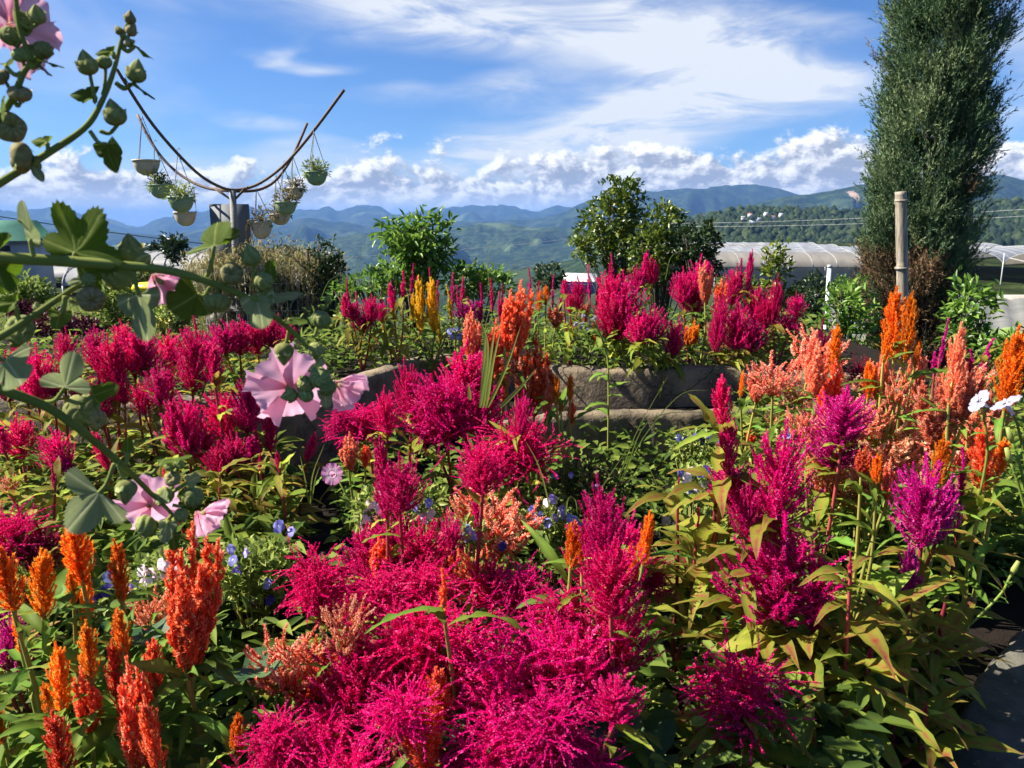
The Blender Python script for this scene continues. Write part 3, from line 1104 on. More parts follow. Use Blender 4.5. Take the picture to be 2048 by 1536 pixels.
for k, (px, py, rx, ry, Y, lab) in enumerate([(1630, 580, 50, 34, 24, 'green bush left of the slim white post'), (1705, 585, 46, 32, 23, 'green bush between the white post and the cypress'), (1600, 620, 44, 30, 16, 'lower green bush under the slim white post'), (1480, 580, 50, 30, 22, 'green bush behind the right end of the back celosias')]):
    leafy('round_bush', lab, 'bush', px, py + 40, Y, [(px, py, rx, ry), (px + 24, py + 8, rx * .7, ry * .8)], 1300, .13 * Y / 24, .04 * Y / 24, (M['darkleaf'], M['freshleaf'])[k % 2], 40 + k, 'bushes on the slope below the garden')
leafy('lemon_shrub', 'lime green shrub with pointed leaves left of the cypress base', 'shrub', 1690, 700, 5.0, [(1692, 600, 30, 32), (1720, 650, 40, 30), (1680, 650, 30, 34)], 420, .075, .014, M['freshleaf'], 46, zbase=.4)
leafy('lemon_shrub', 'lime green shrub with pointed leaves right of the cypress base', 'shrub', 1935, 720, 5.0, [(1940, 605, 42, 32), (1925, 660, 36, 36), (1960, 700, 48, 26)], 620, .075, .014, M['freshleaf'], 47, zbase=.4)
leafy('lemon_shrub', 'lime green shrub at the right edge beyond the orange plume', 'shrub', 2030, 740, 4.6, [(2035, 700, 40, 26), (2050, 740, 40, 30)], 380, .075, .016, M['freshleaf'], 48, zbase=.4)
for k, (px, py, rx, ry, Y, lab) in enumerate([(60, 505, 30, 22, 30, 'dark tree beside the green roofed shed'), (112, 500, 34, 20, 34, 'dark round tree behind the horizontal flower stem'), (40, 468, 22, 16, 32, 'dark tree top above the green roofed shed'), (300, 505, 26, 18, 36, 'dark tree behind the big lobed leaf'), (345, 488, 24, 22, 20, 'sparse green tree left of the hanging pot stand')]):
    leafy('field_tree', lab, 'tree', px, py + 40, Y, [(px, py, rx, ry), (px + 10, py + 14, rx, ry)], 700, .16 * Y / 30, .05 * Y / 30, M['darkleaf'], 50 + k, 'trees beyond the left field')

# bamboo pole in front of the cypress
b0, b1 = at(1797, 900, 4.4), at(1803, 383, 4.4)
b0.z = .4
g = thing('bamboo_pole', 'upright pale bamboo pole in front of the cypress', 'pole', b0)
m, t, bs = mat('bamboo')
co = t.node('ShaderNodeTexCoord').outputs['Object']
mp = t.node('ShaderNodeMapping')
t.l.new(co, mp.inputs[0])
mp.inputs['Scale'].default_value = (30, 30, 3.0)
n_ = t.noise(mp.outputs[0], 3.0, 6.0, .65)
t.put(bs.inputs['Base Color'], t.mix(t.smooth(n_, .3, .7), (.13, .105, .075), (.36, .31, .23)))
bs.inputs['Roughness'].default_value = .6
zs = b1.z - b0.z
P_, r_ = [], []
nodes_z = [zs - .05, zs - .42, zs - .80, zs - 1.15]
for k in range(70):
    z = zs * k / 69
    d = min(abs(z - q) for q in nodes_z)
    P_.append(((b1.x - b0.x) * z / zs + .006 * math.sin(z * 3), 0, z))
    r_.append(.030 + .005 * math.exp(-(d / .012) ** 2) - .002 * math.exp(-((d - .02) / .01) ** 2))
sub('culm', Acc().tube(P_, r_, 14).mesh('culm', True), m, g)
for q in nodes_z[:2]:
    sub('node_ring', Acc().tube([((b1.x - b0.x) * q / zs, 0, q - .006), ((b1.x - b0.x) * q / zs, 0, q + .006)], .0365, 14).mesh('node_ring', True), m, g)
zt = zs - .60
sub('wire_tie', Acc().tube([((b1.x - b0.x) * zt / zs + .034 * math.cos(a), .034 * math.sin(a), zt + .004 * math.sin(3 * a)) for a in np.linspace(0, 2 * np.pi, 20)], .0022, 5).mesh('wire_tie'), M['darkwire'], g)

# ------------------------------------------------------------------ stand with hanging pots on the overgrown wire mound
YS = 6.2
M['rustpipe'] = simple('rusty_pipe', (.13, .085, .06), .7, .3, 25, .3)
M['postgrey'] = simple('grey_post', (.22, .21, .19), .8, .25, 10, .3)
sb = at(469, 520, YS)
st_ = thing('hanging_pot_stand', 'pipe stand with upswept curved arms for hanging pots', 'plant stand', (sb.x, YS, sb.z - .5))
pt = at(465, 381, YS)
sub('post', Acc().tube([(0, 0, 0), (pt.x - sb.x, 0, pt.z - sb.z + .5)], .026, 12).mesh('post', True), M['postgrey'], st_)


def arm(pix, ys):
    P = [at(x, y, yy) - st_.location for (x, y), yy in zip(pix, ys)]
    return Acc().tube(curve_pts(P, 44), .0115, 8).mesh('arm', True)


sub('arm', arm([(233, 138), (288, 225), (335, 285), (390, 342), (430, 369), (466, 380), (510, 371), (555, 342), (596, 300), (640, 245), (688, 180)], [5.5, 5.65, 5.8, 6.0, 6.1, 6.2, 6.25, 6.2, 6.1, 6.0, 5.9]), M['rustpipe'], st_)
sub('arm', arm([(275, 230), (300, 280), (330, 322), (370, 356), (415, 376), (466, 382), (515, 380), (550, 362), (580, 322), (600, 280), (614, 247)], [6.6, 6.5, 6.45, 6.4, 6.3, 6.22, 6.3, 6.4, 6.5, 6.6, 6.7]), M['rustpipe'], st_)
for x0, x1, y1 in ((465, 432, 379), (466, 426, 380), (468, 496, 377), (467, 490, 379)):
    P0, P1 = at(x0, 402, YS) - st_.location, at(x1, y1 - 4, YS) - st_.location
    sub('brace', Acc().tube([P0, P1], .006, 6).mesh('brace'), M['rustpipe'], st_)

bd = (at(419, 408, YS + .25), at(502, 480, YS + .25))
bg_ = thing('grey_board', 'flat grey board standing behind the pot stand post', 'board', ((bd[0].x + bd[1].x) / 2, YS + .25, bd[1].z - .25))
hh = bd[0].z - bd[1].z + .25
wv = abs(bd[1].x - bd[0].x)
sub('panel', Acc().box((0, 0, hh / 2), (wv, .02, hh)).mesh('panel'), simple('grey_board', (.13, .145, .16), .7, .12, 3), bg_)
for s in (-1, 1):
    sub('batten', Acc().box((s * wv * .36, .03, hh / 2), (.04, .038, hh * .98)).mesh('batten'), M['postgrey'], bg_)

M['potgreen'] = simple('green_plastic', (.25, .34, .19), .55, .2, 9, .1)
M['potcream'] = simple('cream_plastic', (.46, .40, .28), .6, .3, 9, .15)
M['potsoil'] = M['soil']
M['chain'] = simple('grey_chain', (.22, .21, .19), .5, .1, 30)


def pot_profile(rt, h):
    return [(rt * .30, 0), (rt * .36, h * .03), (rt * .40, h * .05), (rt * .62, h * .15), (rt * .80, h * .33), (rt * .92, h * .56), (rt * .975, h * .76), (rt * .99, h * .88), (rt * 1.05, h * .89), (rt * 1.06, h), (rt * .97, h), (rt * .93, h * .86), (rt * .80, h * .80)]


def lathe(prof, n=20, close=True):
    V = []
    for r, z in prof:
        for k in range(n):
            a = 2 * math.pi * k / n
            V.append((r * math.cos(a), r * math.sin(a), z))
    i = np.arange(len(prof) - 1)[:, None] * n
    j = np.arange(n)[None]
    jn = (j + 1) % n
    Q = np.stack([i + j, i + jn, i + n + jn, i + n + j], -1).reshape(-1, 4)
    return V, Q


M['potplant'] = foliage('pot_plant_green', [(0, (.09, .14, .03)), (.5, (.20, .26, .06)), (1, (.38, .40, .14))], .5, .35, .3, 0, hue=0)
M['potdry'] = foliage('pot_plant_dry', [(0, (.10, .07, .04)), (.5, (.22, .18, .08)), (1, (.38, .36, .16))], .7, .2, .2, 0, hue=0)

pots = [  # x, rim y, bottom y, width, hanger x, hanger y, depth, colour, plant kind, labels
    (295, 321, 351, 54, 284, 232, 6.5, 'potcream', None, 'empty cream hanging pot highest on the left of the stand', ''),
    (323, 370, 397, 47, 304, 288, 6.45, 'potgreen', 'green', 'green hanging pot below the empty cream one', 'loose leafy plant in the green pot under the empty cream pot'),
    (364, 394, 425, 52, 357, 305, 5.9, 'potgreen', 'green', 'largest green hanging pot left of the grey board', 'bushy yellow green plant in the largest green pot'),
    (372, 424, 452, 45, 409, 374, 6.3, 'potcream', 'spiky', 'cream hanging pot lowest on the left of the stand', 'tall spiky grass in the lowest cream pot left of the post'),
    (633, 344, 371, 47, 627, 264, 6.0, 'potgreen', 'green', 'green hanging pot alone at the far right of the stand', 'dark leafy plant in the far right green pot'),
    (592, 376, 400, 36, 584, 312, 6.55, 'potcream', 'dry', 'small cream hanging pot behind the right arms', 'thin dry plant in the small cream pot behind the right arms'),
    (573, 404, 430, 45, 566, 330, 6.2, 'potgreen', 'dry', 'green hanging pot with a withered plant right of the board', 'withered brown plant in the green pot right of the board'),
    (561, 428, 450, 42, 549, 350, 6.45, 'potcream', 'dry', 'cream hanging pot behind the lowest pot right of the board', 'yellowing plant in the cream pot behind the lowest right pot'),
    (524, 443, 478, 46, 508, 378, 6.25, 'potcream', 'trail', 'stained cream hanging pot lowest on the right of the board', 'plant with trailing dry stems in the stained lowest right pot')]
rng = np.random.default_rng(77)
for (px, yr, yb, w, hx, hy, Y, mc, kind, lab, plab) in pots:
    b = at(px, yb, Y)
    k = mpp(px, yr, Y)
    rt, h = w * k / 2 / 1.06, (yb - yr) * k
    g = thing('hanging_pot', lab, 'pot', b, 'hanging pots on the pipe stand')
    V, Q = lathe(pot_profile(rt, h))
    sub('bowl', mesh('bowl', V, [Q], smooth=True), M[mc], g)
    hz_ = (at(hx, hy, Y) - b)
    hz_ = Vector((hz_.x * .5, 0, hz_.z))
    for q in range(3):
        a = .4 + q * 2.094
        p0 = Vector((rt * math.cos(a), rt * math.sin(a), h))
        cpts = [p0.lerp(hz_, u) for u in np.linspace(0, 1, 30)]
        sub('chain', Acc().tube(cpts, [(.0035 if i % 2 else .0018) for i in range(30)], 4).mesh('chain'), M['chain'], g)
    hk = hz_ + Vector((0, 0, .0))
    sub('hook', Acc().tube([hk, hk + Vector((0, 0, .02)), hk + Vector((.012, 0, .034)), hk + Vector((.02, 0, .02))], .0025, 5).mesh('hook'), M['chain'], g)
    sub('soil', mesh('soil', lathe([(rt * .85, h * .82), (0.001, h * .86)])[0], [lathe([(rt * .85, h * .82), (0.001, h * .86)])[1]]), M['soil'], g)
    if kind:
        A = Acc()
        c = np.array([0, 0, h * .86])
        if kind in ('green', 'dry', 'trail'):
            n = 330 if kind == 'green' else 220
            d = unit(rng.normal(size=(n, 3)) + np.array([0, 0, .55]))
            P = c + d * rng.uniform(.02, 1.0, n)[:, None] * np.array([rt * 1.2, rt * 1.2, h * 1.05])
            P[:, 2] = np.maximum(P[:, 2], h * .8)
            V, Q, T = leaf_set(P, d + rng.normal(0, .5, (n, 3)), rng.normal(0, .4, (n, 3)) + np.array([0, 0, 1]), rng.uniform(.025, .05, n), rng.uniform(.004, .008, n), rng.random(n))
            A.add(V, [Q], T)
            for q in range(9):
                tip = c + unit(rng.normal(size=3) + np.array([0, 0, .8])) * h * rng.uniform(.8, 1.7)
                A.tube([c, (c + tip) / 2 + rng.normal(0, .01, 3), tip], .0016, 3, .3)
        if kind == 'spiky':
            V, Q, T = blades(np.tile(c, (26, 1)) + rng.normal(0, .02, (26, 3)), rng.uniform(.12, .32, 26), rng.uniform(.1, .5, 26), .004, rng.random(26), rng)
            A.add(V, [Q], T)
        if kind == 'trail':
            for q in range(16):
                a = rng.uniform(2.2, 4.4)
                e = c + np.array([math.cos(a) * rt * 1.12, math.sin(a) * rt * .9, .03])
                l = rng.uniform(.06, .2)
                A.tube([c, e, e + np.array([math.cos(a) * .02, 0, -l * .5]), e + np.array([math.cos(a) * .025 + rng.normal(0, .01), 0, -l])], .002, 3, .3)
        tag(obj('potted_plant', A.mesh('potted_plant'), M['potplant'] if kind in ('green', 'spiky') else M['potdry'], None, b), plab, 'plant', 'plants in the hanging pots')

# mound of black sacks in wire mesh, overgrown with dry weeds
YM = 5.9
mb0, mb1 = at(396, 660, YM), at(640, 660, YM)
mtop = at(520, 540, YM).z
mz = .05
mw, mh = mb1.x - mb0.x, mtop - mz
gm = thing('wire_mound', 'mound of black sacks held in wire mesh under dry weeds', 'planter', ((mb0.x + mb1.x) / 2, YM + .35, mz))
M['sack'] = simple('black_sack', (.014, .014, .017), .5, .3, 9, .5, .4)
A = Acc()
rs = np.random.default_rng(3)
for r in range(4):
    for c_ in range(4):
        V, Q = lathe([(.01, 0), (.10, .015), (.135, .06), (.14, .12), (.11, .18), (.01, .2)], 10)
        V = np.array(V) * np.array([1.0, 1.5, 1]) * rs.uniform(.92, 1.1, 3)
        V += np.array([-mw / 2 + .13 + c_ * (mw - .26) / 3, -.1, r * (mh - .2) / 3.0])
        sub('sack', mesh('sack', V, [Q], smooth=True), M['sack'], gm)
sub('sack_core', Acc().box((0, .12, (mh - .03) / 2), (mw - .05, .5, mh - .03)).mesh('sack_core'), M['sack'], gm)
W_ = Acc()
for k in range(13):
    x = -mw / 2 + mw * k / 12
    W_.tube([(x, -.36, 0), (x, -.36, mh)], .0022, 4)
for k in range(12):
    z = mh * k / 11
    W_.tube([(-mw / 2, -.362, z), (mw / 2, -.362, z)], .0022, 4)
wm = sub('wire_mesh', W_.mesh('wire_mesh'), M['steel'], gm)
for x in (-mw / 2 + .15, mw / 2 - .06):
    sub('stake', Acc().tube([(x, -.37, 0), (x, -.37, mh + .16)], .012, 6).mesh('stake'), M['bark'], gm)
A = Acc()
n = 6500
P = np.column_stack([rs.uniform(-mw / 2 - .1, mw / 2 + .1, n), rs.uniform(-.42, .35, n), mh + rs.normal(0, .06, n)])
P[:, 2] += .10 * np.cos(P[:, 0] / mw * 2.6) - .04
d = rs.normal(0, .6, (n, 3)) + np.array([0, -.1, .8])
V, Q, T = leaf_set(P, d, rs.normal(0, .5, (n, 3)) + np.array([0, 0, 1]), rs.uniform(.02, .05, n), rs.uniform(.003, .007, n), rs.random(n))
A.add(V, [Q], T)
n = 2200
P = np.column_stack([rs.uniform(-mw / 2, mw / 2, n), -.38 - rs.random(n) * .08, mh * rs.random(n) ** .5])
V, Q, T = blades(P, rs.uniform(.05, .16, n), rs.uniform(.2, 1.2, n), .0022, rs.random(n), rs)
A.add(V, [Q], T)
M['dryweed'] = foliage('dry_weeds', [(0, (.20, .15, .07)), (.45, (.38, .31, .14)), (.75, (.32, .35, .12)), (1, (.58, .48, .32))], .8, .3, .1, 0, hue=0)
sub('dry_weeds', A.mesh('dry_weeds'), M['dryweed'], gm)['kind'] = 'stuff'
leafy('rose_shrub', 'dark leafy shrub with withered lower stems right of the wire mound', 'shrub', 655, 640, 5.9, [(650, 510, 34, 34), (665, 545, 30, 34), (640, 560, 34, 40), (655, 610, 34, 34)], 1200, .035, .010, M['darkleaf'], 61, zbase=.1)
p = at(579, 473, 5.85)
fl = thing('red_blossom', 'small red blossom above the dry weeds on the mound', 'flower', (p.x, p.y, p.z - .1))
sub('stem', Acc().tube([(0, 0, 0), (0, 0, .1)], .002, 5).mesh('stem'), M['dryweed'], fl)
A = Acc()
V, Q, T = leaf_set(np.zeros((9, 3)) + np.array([0, 0, .1]), np.array([[math.cos(a), math.sin(a), .6] for a in np.arange(9) * .7]), np.tile([0, 0, 1.0], (9, 1)), .02, .007, .5)
sub('petals', A.add(V, [Q], T).mesh('petals'), simple('red_petal', (.55, .02, .04), .6), fl)

# left field: meadow of grass and yellow weeds, dark red shrubs, a yellow bag
rg = np.random.default_rng(11)


def meadow(name, label, px0, px1, Y0, Y1, n, H, W, material, zfun=None, lean=(.2, .9)):
    Y = rg.uniform(Y0, Y1, n)
    x = (rg.uniform(px0, px1, n) - 1024) / FPX * Y
    z = ground_z(x, Y) if zfun is None else np.full(n, zfun)
    V, Q, T = blades(np.column_stack([x, Y, z]), rg.uniform(*H, n), rg.uniform(*lean, n), rg.uniform(W * .6, W * 1.3, n), rg.random(n), rg)
    tag(obj(name, mesh(name, V, [Q], T), material), label, 'grass', kind='stuff')


M['grass'] = foliage('meadow_grass', [(0, (.08, .13, .025)), (.5, (.17, .24, .045)), (.85, (.29, .33, .08)), (1, (.44, .40, .18))], .6, .4, .2, 0, hue=0)
meadow('meadow_grass', 'tall green grass of the left field', -250, 720, 4.8, 16, 11000, (.22, .6), .007, M['grass'])
meadow('slope_grass', 'grass behind the back celosias', 680, 1560, 4.9, 9, 4200, (.25, .62), .0045, M['grass'], .15)
meadow('slope_grass', 'grass on the slope beside the cypress', 1480, 2300, 5.0, 12, 3500, (.15, .45), .006, M['grass'])
n = 500
A = Acc()
Y = rg.uniform(5, 11, n)
x = (rg.uniform(-200, 430, n) - 1024) / FPX * Y
z = ground_z(x, Y) + rg.uniform(.25, .5, n)
V, Q, T = kites(np.column_stack([x, Y, z]), rg.normal(0, 1, (n, 3)) + np.array([0, 0, .5]), .03, .012, .5, rg)
A.add(V, [Q], T)
V, Q, T = kites(np.column_stack([x, Y, z]), rg.normal(0, 1, (n, 3)) + np.array([0, 0, .5]), .03, .012, .5, rg)
A.add(V, [Q], T)
tag(obj('yellow_weed_flowers', A.mesh('yellow_weed_flowers'), simple('yellow_petal', (.65, .48, .03), .6)), 'tiny yellow flowers scattered in the left field', 'flowers', kind='stuff')
M['maroon'] = foliage('maroon_leaf', [(0, (.035, .006, .012)), (.6, (.08, .012, .025)), (1, (.15, .03, .05))], .5, .25, .3, 0, hue=0)
for k, (px, py, rx, ry, lab) in enumerate([(100, 650, 50, 30, 'dark maroon shrub left of the left field path'), (165, 660, 34, 20, 'dark maroon shrub in the left field, right of its twin'), (50, 622, 26, 16, 'smaller maroon shrub deeper in the left field')]):
    leafy('maroon_shrub', lab, 'shrub', px, py + 70, 4.4 + k * .5, [(px, py, rx, ry)], 800, .03, .008, M['maroon'], 70 + k, 'maroon shrubs in the left field', zbase=.35)
for k, (px, py, rx, ry, Y, lab) in enumerate([(250, 560, 60, 34, 9, 'green bush behind the hollyhock pods in the left field'), (210, 610, 60, 40, 6.5, 'loose green bush above the maroon shrubs'), (325, 620, 50, 46, 5.5, 'green bush with pale leaves left of the wire mound'), (30, 580, 60, 26, 9, 'green bush at the left edge of the field')]):
    leafy('field_bush', lab, 'bush', px, py + 60, Y, [(px, py, rx, ry), (px + 30, py + 10, rx * .7, ry)], 1000, .06 * Y / 7, .013 * Y / 7, (M['olive'], M['grass'])[k % 2], 80 + k, 'bushes in the left field')
yb_ = at(303, 584, 7.0)
V, Q = lathe([(.01, 0), (.16, .01), (.2, .05), (.19, .1), (.12, .14), (.01, .15)], 16)
V = np.array(V)
V += np.array([[.02 * mnoise.noise(Vector(v * 14)), .02 * mnoise.noise(Vector(v * 14 + np.array([5, 5, 5]))), .03 * mnoise.noise(Vector(v * 9))] for v in V])
tag(obj('yellow_sack', mesh('yellow_sack', V * np.array([.85, .6, .6]), [Q], smooth=True), simple('yellow_plastic', (.75, .62, .02), .35, .1, 6), None, yb_), 'crumpled yellow plastic sack lying in the left field', 'sack')

# ------------------------------------------------------------------ celosias
def spikes(specs, rng, dl, dw, pale=.07):
    """covers a set of curved spikes with florets; specs: (points, core radius, florets, spread)"""
    A = Acc()
    for pts, cr, n, spread in specs:
        P = np.asarray(pts, float)
        k = len(P)
        V, q = tube(P, np.linspace(cr, cr * .35, k), 5)
        A.add(V, q, rng.uniform(.12, .4))
        n = int(n * 1.45)
        tone = rng.normal(0, .16)
        fade = pale * (4.0 if rng.random() < .12 else 1.0)
        s = rng.random(n) ** .92
        u = s * (k - 1)
        i = np.minimum(u.astype(int), k - 2)
        f = (u - i)[:, None]
        pos = P[i] * (1 - f) + P[i + 1] * f
        T = unit(P[i + 1] - P[i])
        w = unit(np.cross(T, rng.normal(size=(n, 3))))
        b = np.clip(rng.normal(spread, .25, n), .15, 1.5)[:, None] * (1 - .55 * s[:, None])
        D = w * np.sin(b) + T * np.cos(b)
        L = dl * rng.uniform(.55, 1.35, n) * (1 - .35 * s)
        t_ = np.clip(rng.uniform(.15, .82, n) + tone, .02, .86)
        hi = rng.random(n) < fade * (.5 + s)
        t_[hi] = rng.uniform(.9, 1.0, hi.sum())
        V, q, t_ = kites(pos + w * cr * .5, D, L, dw * .8 * rng.uniform(.6, 1.35, n), t_, rng)
        A.add(V, [q], t_)
    return A


def bend_path(a, d0, d1, L, k=6):
    """path leaving a in direction d0 and turning to d1"""
    P = [np.array(a, float)]
    d0, d1 = unit(np.array(d0, float)), unit(np.array(d1, float))
    for i in range(1, k):
        u = i / (k - 1)
        P.append(P[-1] + unit(d0 * (1 - u) + d1 * u) * L / (k - 1))
    return P


def plume_mesh(kind, seed):
    rng = np.random.default_rng(seed * 13 + len(kind))
    sp_ = []
    ga = 2.39996
    ax = rng.normal(0, .03, 2)
    if kind == 'flame':
        sp_.append(([(0, 0, 0), (ax[0], ax[1], .35), (0, ax[1], .7), (ax[0] * .6, 0, 1.0)], .014, 420, .55))
        for k in range(62):
            z0 = .0 + .84 * (k / 62) ** .95
            th = k * ga + rng.normal(0, .35)
            o = np.array([math.cos(th), math.sin(th), 0])
            R_ = .20 * (math.sin(math.pi * min(1, z0 * .62 + .30)) ** 1.3) * (1 - z0) ** .42 * rng.uniform(.35, 1.35)
            sp_.append((bend_path((ax[0] * z0, ax[1] * z0, z0), o * 1.0 + np.array([0, 0, .9]), o * .22 + np.array([0, 0, 1]), R_ * 1.35 + .05, 5), .009, 48, .55))
        dl, dw, pl, wd = .056, .0058, .07, .36
    elif kind == 'torch':      # several flames fused into one broad head
        for j in range(11):
            th0 = j * ga
            r0 = .0 if j == 0 else rng.uniform(.05, .135)
            top = 1.0 if j == 0 else rng.uniform(.55, .93)
            b0 = np.array([math.cos(th0) * r0 * .25, math.sin(th0) * r0 * .25, rng.uniform(0, .12)])
            t0 = np.array([math.cos(th0) * r0 * 1.1, math.sin(th0) * r0 * 1.1, top])
            m0 = (b0 + t0) / 2 + np.array([math.cos(th0), math.sin(th0), 0]) * r0 * .35
            sp_.append(([b0, m0, (m0 + t0) / 2, t0], .014, 230, .6))
            for k in range(17):
                u = .08 + .84 * k / 17
                c = b0 * (1 - u) + t0 * u + np.array([math.cos(th0), math.sin(th0), 0]) * r0 * .35 * math.sin(math.pi * u)
                th = k * ga + j
                o = np.array([math.cos(th), math.sin(th), 0])
                sp_.append((bend_path(c, o + np.array([0, 0, .9]), o * .2 + np.array([0, 0, 1]), rng.uniform(.09, .15) * (1.2 - u * .85), 4), .011, 40, .75))
        dl, dw, pl, wd = .034, .0052, .14, .42
    elif kind == 'feather':
        sp_.append(([(0, 0, 0), (ax[0], ax[1], .4), (0, ax[1], .75), (ax[0], 0, 1.0)], .014, 240, .8))
        for k in range(110):
            z0 = .0 + .58 * (k / 110)
            th = k * ga + rng.normal(0, .4)
            o = np.array([math.cos(th), math.sin(th), 0])
            R_ = .27 * rng.uniform(.45, 1.05) * math.sin(math.pi * min(1, .25 + .75 * (z0 + .3)))
            L = rng.uniform(.24, .48) * (1.1 - z0 * .5)
            sp_.append((bend_path((0, 0, z0), o * (R_ / .2) + np.array([0, 0, .5]), o * .25 + rng.normal(0, .12, 3) + np.array([0, 0, 1]), L, 6), .0058, 64, .95))
        dl, dw, pl, wd = .029, .0060, .08, .54
    elif kind == 'shaggy':
        for k in range(190):
            z0 = rng.uniform(.02, .5)
            th = k * ga
            o = np.array([math.cos(th), math.sin(th), 0])
            e = rng.uniform(-.15, 1.5)
            d0 = o * math.cos(e) + np.array([0, 0, math.sin(e)])
            d1 = d0 * .5 + rng.normal(0, .75, 3) + np.array([0, 0, rng.uniform(-1.2, .8)])
            sp_.append((bend_path(o * .05 + np.array([0, 0, z0]), d0, d1, rng.uniform(.2, .5), 7), .0058, 52, 1.0))
        dl, dw, pl, wd = .024, .0054, .08, .95
    elif kind == 'sprawl':
        for k in range(60):
            z0 = rng.uniform(.0, .6)
            th = k * ga
            o = np.array([math.cos(th), math.sin(th), 0])
            R_ = .36 * math.sin(math.pi * min(1, .22 + .7 * z0))
            c = o * R_ * rng.uniform(.1, .85) + np.array([0, 0, z0])
            sp_.append((bend_path(c, o * .7 + rng.normal(0, .3, 3) + np.array([0, 0, .8]), o * .3 + rng.normal(0, .35, 3) + np.array([0, 0, 1]), rng.uniform(.16, .34), 5), .011, 62, 1.0))
        for k in range(14):
            th = k * ga
            o = np.array([math.cos(th), math.sin(th), 0])
            sp_.append((bend_path((0, 0, 0), o * .8 + np.array([0, 0, 1]), o * .3 + np.array([0, 0, 1]), .5, 4), .010, 30, .9))
        dl, dw, pl, wd = .036, .008, .34, .82
    else:                      # spire
        sp_.append(([(0, 0, 0), (ax[0], ax[1], .4), (0, ax[1], .7), (ax[0] * 1.5, 0, 1.0)], .022, 420, .8))
        for k in range(14):
            z0 = .02 + .5 * k / 14
            th = k * ga
            o = np.array([math.cos(th), math.sin(th), 0])
            sp_.append((bend_path((0, 0, z0), o + np.array([0, 0, 1.2]), o * .3 + np.array([0, 0, 1]), rng.uniform(.08, .17), 4), .013, 30, .8))
        dl, dw, pl, wd = .045, .010, .08, .2
    return spikes(sp_, rng, dl, dw, pl).mesh('plume_' + kind), wd


PLUME = {k: [plume_mesh(k, s) for s in range(1, 5)] for k in ('flame', 'torch', 'feather', 'shaggy', 'sprawl', 'spire')}


def plume_mat(name, dark, main, light, pale, tr=.3):
    return foliage('plume_' + name, [(.0, dark), (.35, main), (.82, light), (.9, pale), (1, pale)], .85, tr + .14, .04, .2, hue=.008)


PM = {
    'C': plume_mat('crimson', (.40, .001, .07), (.69, .003, .155), (.82, .012, .22), (.88, .13, .34)),
    'M': plume_mat('magenta', (.38, .002, .14), (.66, .006, .28), (.80, .025, .37), (.86, .20, .50)),
    'D': plume_mat('maroon', (.16, .002, .03), (.30, .008, .06), (.40, .03, .10), (.55, .16, .2)),
    'O': plume_mat('orange', (.70, .10, .004), (.93, .21, .010), (.97, .36, .03), (.97, .55, .13), .35),
    'R': plume_mat('coral_red', (.64, .045, .016), (.88, .11, .04), (.94, .22, .08), (.94, .46, .27), .35),
    'S': plume_mat('salmon', (.64, .10, .05), (.85, .21, .11), (.92, .36, .20), (.93, .64, .44), .35),
    'P': plume_mat('pale_salmon', (.62, .15, .08), (.82, .32, .19), (.88, .48, .30), (.90, .74, .52), .35),
    'Y': plume_mat('yellow', (.62, .30, .004), (.88, .52, .01), (.95, .66, .03), (.95, .80, .2), .35),
}
LM = {
    'bronze': foliage('leaf_bronze', [(0, (.17, .21, .03)), (.38, (.29, .31, .042)), (.62, (.34, .20, .05)), (.85, (.32, .075, .06)), (1, (.36, .09, .07))], .6, .56, .15, .34, noise_scale=9.0, hue=.035),
    'olive': foliage('leaf_olive', [(0, (.19, .26, .034)), (.4, (.32, .39, .05)), (.7, (.42, .42, .075)), (.9, (.22, .10, .05)), (1, (.24, .07, .05))], .6, .56, .15, .34, noise_scale=7.0, hue=.03),
    'green': foliage('leaf_green', [(0, (.10, .19, .028)), (.5, (.17, .29, .04)), (.85, (.23, .32, .06)), (1, (.32, .38, .10))], .6, .5, .15, .32, noise_scale=6.0, hue=.02),
}
M['stemred'] = foliage('stem_red', [(0, (.20, .02, .03)), (1, (.34, .06, .06))], .5, .0, .3, .2, hue=0)
M['stemgreen'] = foliage('stem_green', [(0, (.20, .22, .05)), (1, (.32, .26, .06))], .5, .0, .3, .2, hue=0)


def celosia_leaf(seed):
    """one lance-shaped leaf, unit length along +Y, folded along its midrib and arching over"""
    rng = np.random.default_rng(seed)
    n = 10
    droop = rng.uniform(.1, .75)
    wmax = rng.uniform(.095, .135)
    tw = rng.uniform(-.35, .35)
    fold = rng.uniform(.15, .45)
    V, T, y, z, ang = [], [], 0.0, 0.0, rng.uniform(.1, .4)
    for i in range(n):
        u = i / (n - 1)
        w = wmax * max(.03, math.sin(math.pi * min(1, (u * .93 + .05)) ** .78) ** 1.15) if u < .98 else .004
        if u < .1:
            w = .012
        ww = rng.uniform(-.035, .035) * (0 if i in (0, n - 1) else 1)
        if seed % 4 == 0 and 2 < i < n - 1:
            w *= rng.uniform(.6, 1.05)
        c, s = math.cos(tw * u), math.sin(tw * u)
        for q in (-1, 0, 1):
            xx, zz = q * w, (abs(q) * w * fold + ww * q)
            V.append((xx * c - zz * s, y, z + xx * s + zz * c))
            T.append((.05 if q else .55) + .30 * u ** 2)
        y += math.cos(ang) / (n - 1)
        z += math.sin(ang) / (n - 1)
        ang -= droop * 2.2 / (n - 1)
    Q = []
    for i in range(n - 1):
        for q in (0, 1):
            Q.append([i * 3 + q, i * 3 + q + 1, i * 3 + q + 4, i * 3 + q + 3])
    return mesh('celosia_leaf', V, [Q], np.array(T), True)


LEAVES = [celosia_leaf(s) for s in range(24)]
VP = Vector((0, 0, 1))
rp = random.Random(99)


